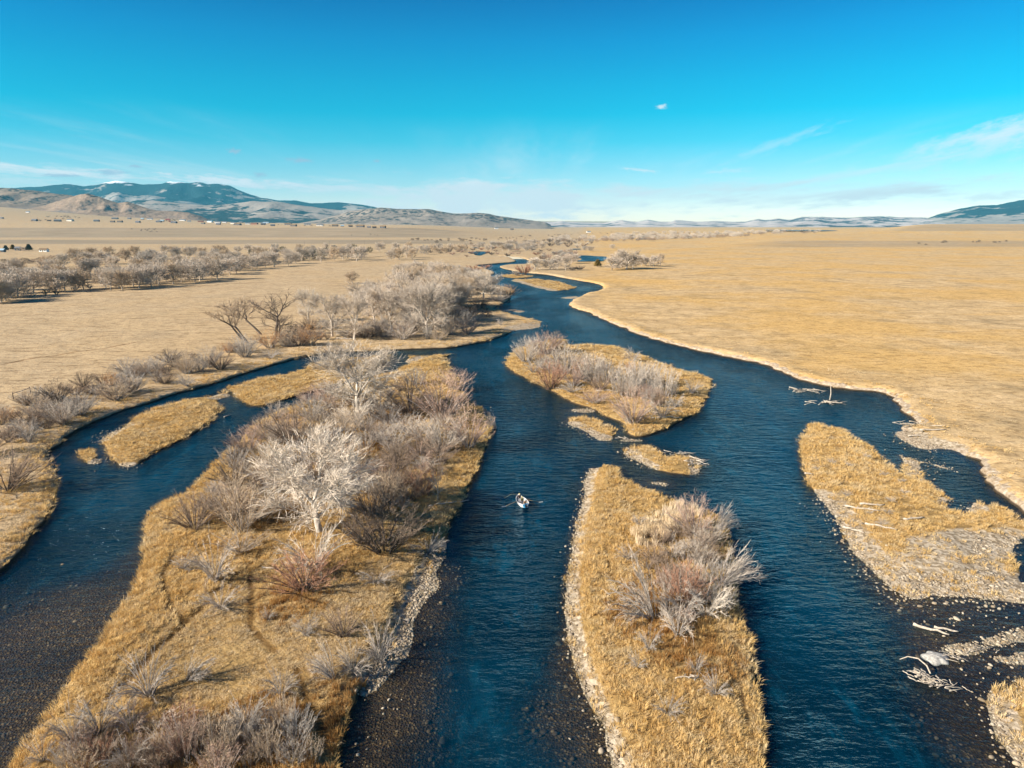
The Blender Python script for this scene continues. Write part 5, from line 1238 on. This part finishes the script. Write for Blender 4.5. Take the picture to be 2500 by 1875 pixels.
V = []; F = []; box(V, F, (.72, 0, .3), (.5, .8, .36)); part('cooler', V, F, PM['white'], boat)
V = []; F = []; box(V, F, (-.75, .25, .26), (.5, .36, .28)); part('gear_box', V, F, PM['navy'], boat)
V = []; F = []; w_ = sec(-.92)[0]; box(V, F, (-.92 * L0 / 2, 0, sec(-.92)[2] - .02), (.36, w_ * 1.7, .04)); part('deck', V, F, PM['blue'], boat)
for s_ in (-1, 1):
    V = []; F = []; a0 = Vector((.05, s_ * .35, .78)); a1 = Vector((-.15, s_ * 3.05, .10)); tubev(V, F, [a0, a0.lerp(a1, .5), a1], [.03, .03, .025], 6); oar = part('oar', V, F, PM['wood'], boat, True)
    V = []; F = []; d = (a1 - a0).normalized(); e = a1 + d * .7; q = a1.lerp(e, .5); box(V, F, tuple(q), (.17, .75, .035)); part('blade', V, F, PM['cream'], oar)
def person(name, loc, rz, label, cat, joints, bones, rad, colour, group):
    """one continuous body grown over a posed skeleton; clothes are material zones of it, the hat a part"""
    root = empty(name, loc, rz, label, cat, group); me = bpy.data.meshes.new('body'); me.from_pydata(joints, bones, []); ob = bpy.data.objects.new('tmp', me); COL.objects.link(ob)
    sk = ob.modifiers.new('skin', 'SKIN'); 
    for i, r_ in enumerate(rad): me.skin_vertices[0].data[i].radius = r_ if isinstance(r_, tuple) else (r_, r_)
    me.skin_vertices[0].data[0].use_root = True; ob.modifiers.new('sub', 'SUBSURF').levels = 1
    dg = bpy.context.evaluated_depsgraph_get(); dg.update(); body = bpy.data.meshes.new_from_object(ob.evaluated_get(dg)); bpy.data.objects.remove(ob); return root, body
SITJ = [(0, 0, .05), (.02, 0, .28), (.04, 0, .50), (.05, 0, .62), (.07, 0, .77), (.03, .21, .50), (.03, -.21, .50), (.20, .28, .28), (.20, -.28, .28), (.45, .22, .32), (.45, -.22, .32), (.46, .12, .06), (.46, -.12, .06), (.52, .13, -.36), (.52, -.13, -.36), (.66, .13, -.38), (.66, -.13, -.38), (.05, .10, .05), (.05, -.10, .05)]
SITB = [(0, 1), (1, 2), (2, 3), (3, 4), (2, 5), (2, 6), (5, 7), (6, 8), (7, 9), (8, 10), (0, 17), (0, 18), (17, 11), (18, 12), (11, 13), (12, 14), (13, 15), (14, 16)]
SITR = [(.17, .14), (.17, .13), (.17, .12), .06, (.11, .12), .08, .08, .06, .06, .045, .045, .075, .075, .055, .055, .05, .05, .10, .10]
def seated(loc, rz, label, coat, trousers, hat, arms=None):
    J = list(SITJ)
    if arms: J[9], J[10] = arms
    root, body = person('person', (loc[0], loc[1], loc[2] * BK_), rz, label, 'person', J, SITB, SITR, None, 'people in the drift boat')
    root.scale = (BK_,) * 3
    for m in (coat, trousers, PM['skin']): body.materials.append(m)
    idx = []
    for p in body.polygons:
        c = p.center; hand = min((c - Vector(J[9])).length, (c - Vector(J[10])).length) < .09
        idx.append(2 if c.z > .63 or hand else (1 if (c.x > .14 and c.z < .2) or c.z < .06 else 0))
    body.polygons.foreach_set('material_index', idx); body.polygons.foreach_set('use_smooth', [True] * len(idx)); link('body', body, root)
    V = []; F = []; tubev(V, F, [(.07, 0, .83), (.07, 0, .85), (.07, 0, .87), (.07, 0, .95)], [.19, .19, .115, .09], 12); part('hat', V, F, hat, root, True); return root
def at_boat(x, y, z):
    c, s_ = math.cos(yawb), math.sin(yawb); x, y = x * BK_, y * BK_; return (ctr[0] + x * c - y * s_, ctr[1] + x * s_ + y * c, z)
seated(at_boat(1.42, 0, .47), yawb, 'person in dark jacket and straw hat seated at the narrow bow', PM['navy'], PM['pink'], PM['straw'], ((.42, .30, .42), (.42, -.02, .40)))
seated(at_boat(.05, 0, .47), yawb + math.pi, 'person in olive jacket rowing on the middle bench', PM['olive'], PM['jean'], PM['straw'], ((.40, .30, .34), (.40, -.30, .34)))
seated(at_boat(-1.38, 0, .47), yawb + math.pi, 'person in tan jacket and white hat seated by the blue end of the boat', PM['tan'], PM['jean'], PM['white'])
V = []; F = []; r0 = Vector(at_boat(1.85, .25, .92)); gg = g(1231, 1216, .9); r1 = Vector((gg[0], gg[1], .9)); tubev(V, F, [r0, r0.lerp(r1, .5) + Vector((0, 0, .25)), r1], [.018, .013, .008], 5)
tag(part('fishing_rod', V, F, PM['straw'], None), 'long thin fishing rod held out over the water from the boat bow', 'fishing rod')
# ---- driftwood
DR = random.Random(4)
def log_pts(L, bend=.12):
    a = [Vector((-L / 2, 0, 0))]
    for i in range(6): a.append(Vector((-L / 2 + L * (i + 1) / 6, DR.uniform(-bend, bend) * L * .3, DR.uniform(-.02, .03) * L)))
    return a
def log_at(px, py, L, r, ang, label, m='drift', lift=.12, group=None, branch=True):
    """one washed-up log lying at the pixel, turned by ang degrees on the ground"""
    p = place_many([(px, py)])[0]; z = max(p[2], 0.0) + r * .5 + lift; o = empty('driftwood_log', (p[0], p[1], z), R(ang), label, 'driftwood', group)
    V = []; F = []; P = log_pts(L); tubev(V, F, P, [r * k for k in (1.25, 1.05, 1, .92, .85, .75, .55)], 8); part('trunk', V, F, PM[m], o, True)
    if branch:
        for i in (2, 4):
            V = []; F = []; d = Vector((DR.uniform(.2, .6), DR.choice((-1, 1)) * DR.uniform(.4, .9), DR.uniform(.1, .6))); tubev(V, F, [P[i], P[i] + d * L * .12, P[i] + d * L * .2 + Vector((L * .04, 0, 0))], [r * .45, r * .3, r * .12], 5); part('branch', V, F, PM[m], o, True)
    return o
def jam(px, py, n, L, r, sx, sy, ang, label, group=None, hgt=.5):
    """pile of sticks washed up together; every stick is a part"""
    p = place_many([(px, py)])[0]; o = empty('log_jam', (p[0], p[1], max(p[2], 0)), R(ang), label, 'driftwood pile', group); proto_ = []
    for k in range(4):
        V = []; F = []; P = log_pts(1.0, .25); tubev(V, F, P, [r / L * q for q in (1.2, 1, .9, .8, .7, .55, .3)], 5); proto_.append(new_mesh('stick', V, F, True, (PM['drift'] if k else PM['driftd'],)))
    for k in range(n):
        c = bpy.data.objects.new('stick', proto_[k % 4]); COL.objects.link(c); c.parent = o; q = DR.uniform(.5, 1.25) * L
        c.location = (DR.gauss(0, sx * .38), DR.gauss(0, sy * .38), DR.uniform(.05, hgt)); c.rotation_euler = (0, DR.uniform(-.3, .3), DR.gauss(0, .55)); c.scale = (q, q * DR.uniform(.7, 1.6), q)
    return o
log_at(2275, 1523, 3.0, .13, -38, 'long bleached log lying in the shallow water near the corner', branch=False)
log_at(2312, 1523, 2.0, .10, -28, 'short forked bleached log beside the long one in the shallows')
jam(2272, 1648, 60, .95, .045, 2.0, .75, -38, 'big white driftwood jam against the grey boulder near the corner', None, .55)
def mound_mesh():
    a, r = np.meshgrid(np.linspace(0, 2 * math.pi, 48, endpoint=False), np.linspace(0, 1, 16)); rr = r * (1 + .16 * np.sin(a * 2 + 1) + .10 * np.sin(a * 5)); X = rr * np.cos(a); Y = rr * np.sin(a)
    Z = .34 * (1 - r ** 2.2) - .05 + .10 * (fbm(X * 3 + 9, Y * 3, 77, 4) - .5) * (1 - r ** 4); k = np.arange(X.size).reshape(X.shape); k2 = np.roll(k, -1, 1)
    return new_mesh('boulder', np.stack([X, Y, Z], -1).reshape(-1, 3), np.stack([k[:-1].ravel(), k[1:].ravel(), k2[1:].ravel(), k2[:-1].ravel()], 1), True, (PM['rock'],))
V = []; F = []; p = place_many([(2236, 1612)])[0]; o = empty('driftwood_log', (p[0], p[1], .1), R(-48), 'curved bleached branch arching out of the driftwood jam', 'driftwood')
tubev(V, F, [(-1.3, .1, .05), (-.8, .5, .4), (0, .6, .55), (.8, .3, .4), (1.3, -.2, .1)], [.03, .05, .06, .065, .07], 7); part('trunk', V, F, PM['drift'], o, True)
o = tag(link('boulder', mound_mesh(), loc=(0, 0, 0)), 'flat pale grey gravel mound beside the driftwood jam', 'boulder'); p = g(2284, 1606); o.location = (p[0], p[1], 0); o.scale = (1.05, 1.2, 1)
jam(2330, 1590, 12, 1.0, .035, 1.6, .9, -20, 'tangle of thin pale sticks on the stony shoal', None, .3); jam(2395, 1570, 12, 1.0, .035, 1.4, .9, 10, 'small stick tangle further along the stony shoal', None, .3)
jam(1964, 949, 22, 2.6, .09, 6, 2.0, -10, 'low pale driftwood clump in the river below the cut bank', None, .6)
jam(2024, 977, 20, 2.8, .10, 5, 2.0, 2, 'stranded driftwood with an upright root in the river below the cut bank', None, .7)
V = []; F = []; p = g(2026, 977); o = empty('driftwood_log', (p[0], p[1], 0), 0, 'upright pale root stub standing in the stranded driftwood', 'driftwood'); tubev(V, F, [(0, 0, -.2), (.1, 0, 1.5), (-.1, .1, 3.3)], [.2, .13, .05], 7); part('trunk', V, F, PM['drift'], o, True)
jam(2235, 1040, 14, 2.2, .07, 5, 1.6, -5, 'driftwood lodged on the tip of the gravel spit', None, .5)
log_at(2278, 1054, 5.0, .15, 3, 'straight pale log on the gravel spit below the cut bank', branch=False); log_at(2240, 1060, 3.2, .11, -6, 'shorter pale log on the same gravel spit', branch=False)
jam(1700, 1120, 16, 2.2, .08, 2.6, 2.2, -15, 'bleached driftwood on the tip of the small curved island', None, .6); jam(1660, 1099, 12, 2.0, .06, 4.5, .9, -3, 'row of white sticks along the back of the small curved island', None, .4)
log_at(1605, 1130, 1.4, .12, -15, 'single pale chunk of wood on the small curved island', branch=False)
log_at(1485, 955, 5.5, .16, -4, 'white fallen log among the thickets of the midstream island'); log_at(1625, 1020, 6, .13, 6, 'pale fallen branch near the pink tan willow dome')
jam(1526, 1064, 6, 1.6, .06, 1.4, 1.0, -60, 'few bent white branches at the tip of the midstream island', None, .5)
for px, py, L, a, lab in [(2105, 1240, 4.2, -25, 'long bleached log lying in the broad island grass'), (2130, 1232, 3.2, -8, 'second bleached log beside the long one on the broad island'), (2232, 1265, 3.0, 8, 'pale log near the gold grass of the broad island'), (2150, 1285, 3.6, -32, 'bleached log above the gravel of the broad island'), (2085, 1285, 2.6, -45, 'short pale log near the broad island shore'), (1975, 1152, 1.2, -20, 'white stump on the river edge of the broad island')]:
    log_at(px, py, L, .13, a, lab)
jam(1684, 1664, 8, 1.1, .045, 1.3, .8, 10, 'bleached stick pile in the golden grass of the front island', None, .35)
log_at(660, 1390, 1.9, .09, -8, 'white stick lying in the grass beside the russet bush', branch=False); log_at(1080, 1235, 4.0, .10, 24, 'pale fallen log on the shaded river edge of the large island'); log_at(1120, 1222, 3.0, .09, 20, 'second pale log on the shaded river edge of the large island')
log_at(842, 829, 6.0, .22, -8, 'fallen pale log under the tall pale cottonwood'); log_at(838, 812, 6.5, .2, -6, 'pale log lying in shadow at the grove edge')
log_at(1192, 727, 8.0, .32, -32, 'big pale limb leaning down beside the forked cottonwood', lift=1.6); log_at(555, 1007, 1.8, .12, 62, 'white stick floating in the side channel', lift=-.05, branch=False)
log_at(760, 978, 3.0, .07, 15, 'pale branch reaching into the side channel', lift=.3); log_at(640, 661, 8, .25, 0, 'pale fallen trunk at the edge of the woodland strip', branch=False)
for px, py, lab in [(1062, 812, 'white broken snag stump at the grove edge'), (1075, 808, 'bright white snag stump beside the tan bush')]:
    p = place_many([(px, py)])[0]; o = empty('tree_stump', p, 0, lab, 'stump'); V = []; F = []; tubev(V, F, [(0, 0, -.1), (.05, 0, 1.2), (.1, .05, 2.4)], [.22, .17, .10], 8); part('trunk', V, F, PM['drift'], o, True)
# ---- fence rail on the meadow
a = place_many([(33, 976)])[0]; b = place_many([(75, 962)])[0]; o = empty('rail_fence', a, 0, 'short weathered wooden rail fence standing in the meadow grass', 'fence'); d = Vector(b) - Vector(a)
for q in (0, 1):
    V = []; F = []; tubev(V, F, [Vector((0, 0, -.2)) + d * q, Vector((0, 0, 1.5)) + d * q], [.11, .09], 6); part('post', V, F, PM['pole'], o)
V = []; F = []; tubev(V, F, [Vector((0, 0, 1.25)), d * .5 + Vector((0, 0, 1.15)), d + Vector((0, 0, 1.3))], [.07] * 3, 6); part('rail', V, F, PM['pole'], o)
# ---- power line
for i, (px, py, hp) in enumerate([(341, 617, 16), (447, 616, 14), (531, 609, 11), (744, 601, 9), (805, 600, 9), (859, 599, 9), (890, 598, 8)]):
    p = place_many([(px, py)])[0]; h, mpp = size_at(p, hp); h = min(max(h, 8), 11)
    o = empty('utility_pole', p, 0, 'thin wooden power pole by the far field, %s from left' % ORD[i + 1], 'utility pole', 'power poles of the far field'); V = []; F = []; tubev(V, F, [(0, 0, -.3), (0, 0, h)], [.17, .12], 6); part('pole', V, F, PM['pole'], o); V = []; F = []; box(V, F, (0, .16, h - .7), (2.4, .12, .14)); part('crossarm', V, F, PM['pole'], o)
# ---- houses
def house(px, py, wpx, deep, wall, roof, label, group=None, rz=0.0, hk=.34, windows=True, maxh=4.2):
    p = place_many([(px, py)])[0]; mpp = size_at(p, 5)[1]; w_ = wpx * mpp; dp = deep * w_; h = min(w_ * hk, maxh); rh = min(dp * .32, 3.2)
    o = empty('ranch_house', (p[0], p[1], p[2] - .2), rz, label, 'house', group); V = [(-w_ / 2, -dp / 2, 0), (w_ / 2, -dp / 2, 0), (w_ / 2, dp / 2, 0), (-w_ / 2, dp / 2, 0), (-w_ / 2, -dp / 2, h), (w_ / 2, -dp / 2, h), (w_ / 2, dp / 2, h), (-w_ / 2, dp / 2, h), (-w_ / 2, 0, h + rh), (w_ / 2, 0, h + rh)]
    part('wall', V, [(0, 1, 5, 4), (1, 2, 6, 9, 5), (2, 3, 7, 6), (3, 0, 4, 8, 7)], PM[wall], o)
    ov = .5; V = []; F = []
    for s_ in (-1, 1):
        y0 = s_ * (dp / 2 + ov); z0 = h - ov * rh / (dp / 2); i = len(V); V += [(-w_ / 2 - ov, y0, z0), (w_ / 2 + ov, y0, z0), (w_ / 2 + ov, 0, h + rh), (-w_ / 2 - ov, 0, h + rh), (-w_ / 2 - ov, y0, z0 + .2), (w_ / 2 + ov, y0, z0 + .2), (w_ / 2 + ov, 0, h + rh + .2), (-w_ / 2 - ov, 0, h + rh + .2)]
        F += [(i, i + 1, i + 2, i + 3), (i + 4, i + 7, i + 6, i + 5), (i, i + 4, i + 5, i + 1), (i + 1, i + 5, i + 6, i + 2), (i + 3, i + 2, i + 6, i + 7), (i, i + 3, i + 7, i + 4)]
    part('roof', V, F, PM[roof], o)
    if windows:
        V = []; F = []; box(V, F, (0, -dp / 2, h * .42), (1.2, .12, h * .8)); part('door', V, F, PM['brown'], o)
        for sx in (-.3, .3):
            V = []; F = []; box(V, F, (w_ * sx, -dp / 2, h * .55), (1.6, .1, 1.2)); part('window', V, F, PM['glass'], o)
    return o
house(108, 615, 18, .6, 'white', 'brown', 'white walled ranch house with a brown roof near the far field', hk=.30)
house(45, 612, 12, .8, 'barn', 'roofgrey', 'dark grey barn between two conifers', hk=.55); house(5, 616, 14, .7, 'barn', 'roofblue', 'barn with pale blue roof at the left edge', hk=.4)
HS = [(85, 540, 13, 'barn', 'roofgrey'), (141, 541, 15, 'barn', 'roofgrey'), (172, 540, 15, 'cream', 'roofgrey'), (236, 541, 12, 'barn', 'roofgrey'), (281, 535, 14, 'barn', 'roofgrey'), (275, 543, 10, 'barn', 'brown'), (293, 543, 12, 'barn', 'brown'), (316, 535, 8, 'barn', 'roofgrey'), (348, 536, 7, 'barn', 'roofblue'), (337, 544, 11, 'barn', 'roofgrey'), (366, 536, 12, 'white', 'roofgrey'), (388, 543, 12, 'barn', 'roofgrey'), (396, 541, 9, 'barn', 'roofblue'), (410, 538, 10, 'red', 'red'), (417, 542, 9, 'red', 'brown'), (425, 545, 14, 'barn', 'roofgrey'), (446, 539, 13, 'white', 'roofgrey'), (462, 542, 8, 'cream', 'roofgrey'), (490, 542, 12, 'red', 'brown'), (496, 547, 9, 'barn', 'brown'), (68, 519, 8, 'white', 'roofgrey'), (166, 517, 8, 'white', 'roofgrey'), (197, 522, 5, 'barn', 'roofgrey'), (5, 534, 8, 'barn', 'roofgrey'), (120, 540, 8, 'barn', 'brown'),
      (513, 543, 13, 'white', 'roofblue'), (532, 545, 13, 'white', 'roofgrey'), (548, 544, 9, 'white', 'roofgrey'), (533, 549, 10, 'barn', 'roofgrey'), (571, 547, 14, 'cream', 'roofgrey'), (580, 550, 17, 'barn', 'brown'), (605, 548, 11, 'cream', 'roofgrey'), (588, 544, 8, 'barn', 'roofgrey'), (622, 548, 15, 'red', 'brown'), (643, 549, 12, 'barn', 'roofgrey'), (649, 546, 13, 'white', 'roofblue'), (666, 552, 10, 'barn', 'roofgrey'), (704, 549, 16, 'barn', 'brown'), (717, 553, 14, 'barn', 'brown'), (751, 550, 16, 'cream', 'roofgrey'), (781, 552, 15, 'cream', 'roofgrey'), (818, 553, 14, 'barn', 'brown'), (836, 553, 8, 'barn', 'roofblue'), (856, 554, 10, 'barn', 'brown'), (880, 555, 18, 'barn', 'brown'), (901, 556, 8, 'barn', 'roofgrey'), (914, 557, 10, 'barn', 'brown'), (935, 557, 13, 'barn', 'brown'), (1212, 559, 9, 'white', 'roofgrey'), (1437, 568, 9, 'white', 'roofgrey'), (1250, 561, 8, 'barn', 'brown')]
CN = dict(barn='dark', cream='cream', white='white', red='red brown'); RN = dict(roofgrey='grey roof', brown='brown roof', roofblue='pale blue roof', red='red roof')
for px, py, wp, wl_, rf in HS:
    where = 'alone high on the slope' if py < 525 else ('west part' if px < 260 else 'middle part' if px < 480 else 'east part' if px < 700 else 'far end')
    lab = ('small %s house with %s standing alone on the open slope' % (CN[wl_], RN[rf])) if py < 525 else "far %s house with %s in the bench settlement's %s" % (CN[wl_], RN[rf], where)
    house(px, py, wp, .55, wl_, rf, lab, 'houses of the settlement on the bench, %s, %s %s' % (where, CN[wl_], RN[rf]), SR.uniform(-.3, .3), .30, wp > 11)
fill([(170, 533), (200, 533), (200, 529), (115, 529), (115, 533)], 10, 5, 'F', 'bg', (4, 6), (1.2, 2), 'tree|ranch house row', 'shelter trees of the bench', 2)
fill([(384, 541), (436, 540), (436, 536), (384, 538)], 7, 6, 'J', 'ek', (5, 7), (.9, 1.3), 'evergreen|bench settlement', 'evergreens of the bench settlement', 2)
fill([(560, 547), (930, 557), (930, 554), (560, 543)], 18, 9, 'J', 'kb', (2.5, 4), (1.5, 2.6), 'shelter shrub|far house row', 'shelter shrubs of the bench settlement', 2)
fill([(55, 541), (90, 541), (160, 537), (200, 538), (200, 534), (60, 535)], 7, 9, 'F', 'bo', (4, 6), (1.0, 1.6), 'tree|first bench houses', 'trees of the first bench houses', 2)
# ---- cattle on the terrace slope
CJ = [(0, 0, .95), (.55, 0, 1.0), (-.6, 0, 1.0), (.95, 0, 1.05), (1.25, 0, .95), (1.5, 0, .8), (.55, .22, .7), (.55, -.22, .7), (.57, .22, .38), (.57, -.22, .38), (.55, .22, .02), (.55, -.22, .02), (-.6, .22, .72), (-.6, -.22, .72), (-.72, .22, .42), (-.72, -.22, .42), (-.66, .22, .02), (-.66, -.22, .02), (-.95, 0, 1.0), (-1.0, 0, .5)]
CB = [(0, 1), (0, 2), (1, 3), (3, 4), (4, 5), (1, 6), (1, 7), (6, 8), (7, 9), (8, 10), (9, 11), (2, 12), (2, 13), (12, 14), (13, 15), (14, 16), (15, 17), (2, 18), (18, 19)]
CR = [(.36, .36), (.33, .36), (.32, .33), .20, .17, .10, .11, .11, .07, .07, .06, .06, .15, .15, .08, .08, .06, .06, .08, .03]
COWS = [(322, 560), (345, 564), (355, 561), (359, 564), (361, 562), (367, 566), (371, 565), (374, 560), (377, 562), (379, 559), (364, 559), (383, 567), (346, 562), (858, 575), (905, 573), (915, 574), (922, 575)]
pc = place_many(COWS); root, cbody = person('cow', pc[0], 0, 'x', 'cow', CJ, CB, CR, None, 'x'); cbody.materials.append(PM['hide']); cbody.name = 'body'; bpy.data.objects.remove(root)
for (a_, b_), p in zip(COWS, pc):
    o = tag(link('cow', cbody), 'black cow in the terrace herd' if a_ < 500 else 'black cow grazing on the flat below the bench', 'cow', 'cattle on the terrace' if a_ < 500 else 'cattle on the flat'); o.location = p; o.rotation_euler = (0, 0, SR.uniform(0, 6.28)); o.scale = (1.5, 1.5, 1.5)
# ---- parked vehicles by the woodland
for i, (px, py, lab) in enumerate([(461, 615, 'dark pickup truck parked by the far field, behind the woodland strip'), (468, 615, 'second dark pickup parked just right of the first')]):
    p = place_many([(px, py)])[0]; o = empty('pickup_truck', p, SR.uniform(-.2, .2), lab, 'truck', 'trucks by the far field'); V = []; F = []; box(V, F, (0, 0, .75), (5.2, 1.9, .6)); box(V, F, (.3, 0, 1.35), (2.2, 1.75, .7), 0, .78); part('body', V, F, PM['metal'], o)
    for sx in (-1.6, 1.6):
        for sy in (-.85, .85):
            V = []; F = []; tubev(V, F, [(sx, sy - .13, .38), (sx, sy + .13, .38)], [.38, .38], 12); part('wheel', V, F, PM['dark'], o)

# things that share a label but not a place get their order along the row   (SAMELAB)
same = {}
for o in S.objects:
    if o.parent is None and o.get('label') and o.get('kind') is None: same.setdefault(o['label'], []).append(o)
for lab, os_ in same.items():
    if len(os_) < 2: continue
    os_.sort(key=lambda o: o.location.x / max(o.location.y, 1))
    for i, o in enumerate(os_):
        o['label'] = lab + (', %s from left' % ORD[i + 1] if i < len(os_) - 1 else ', rightmost')
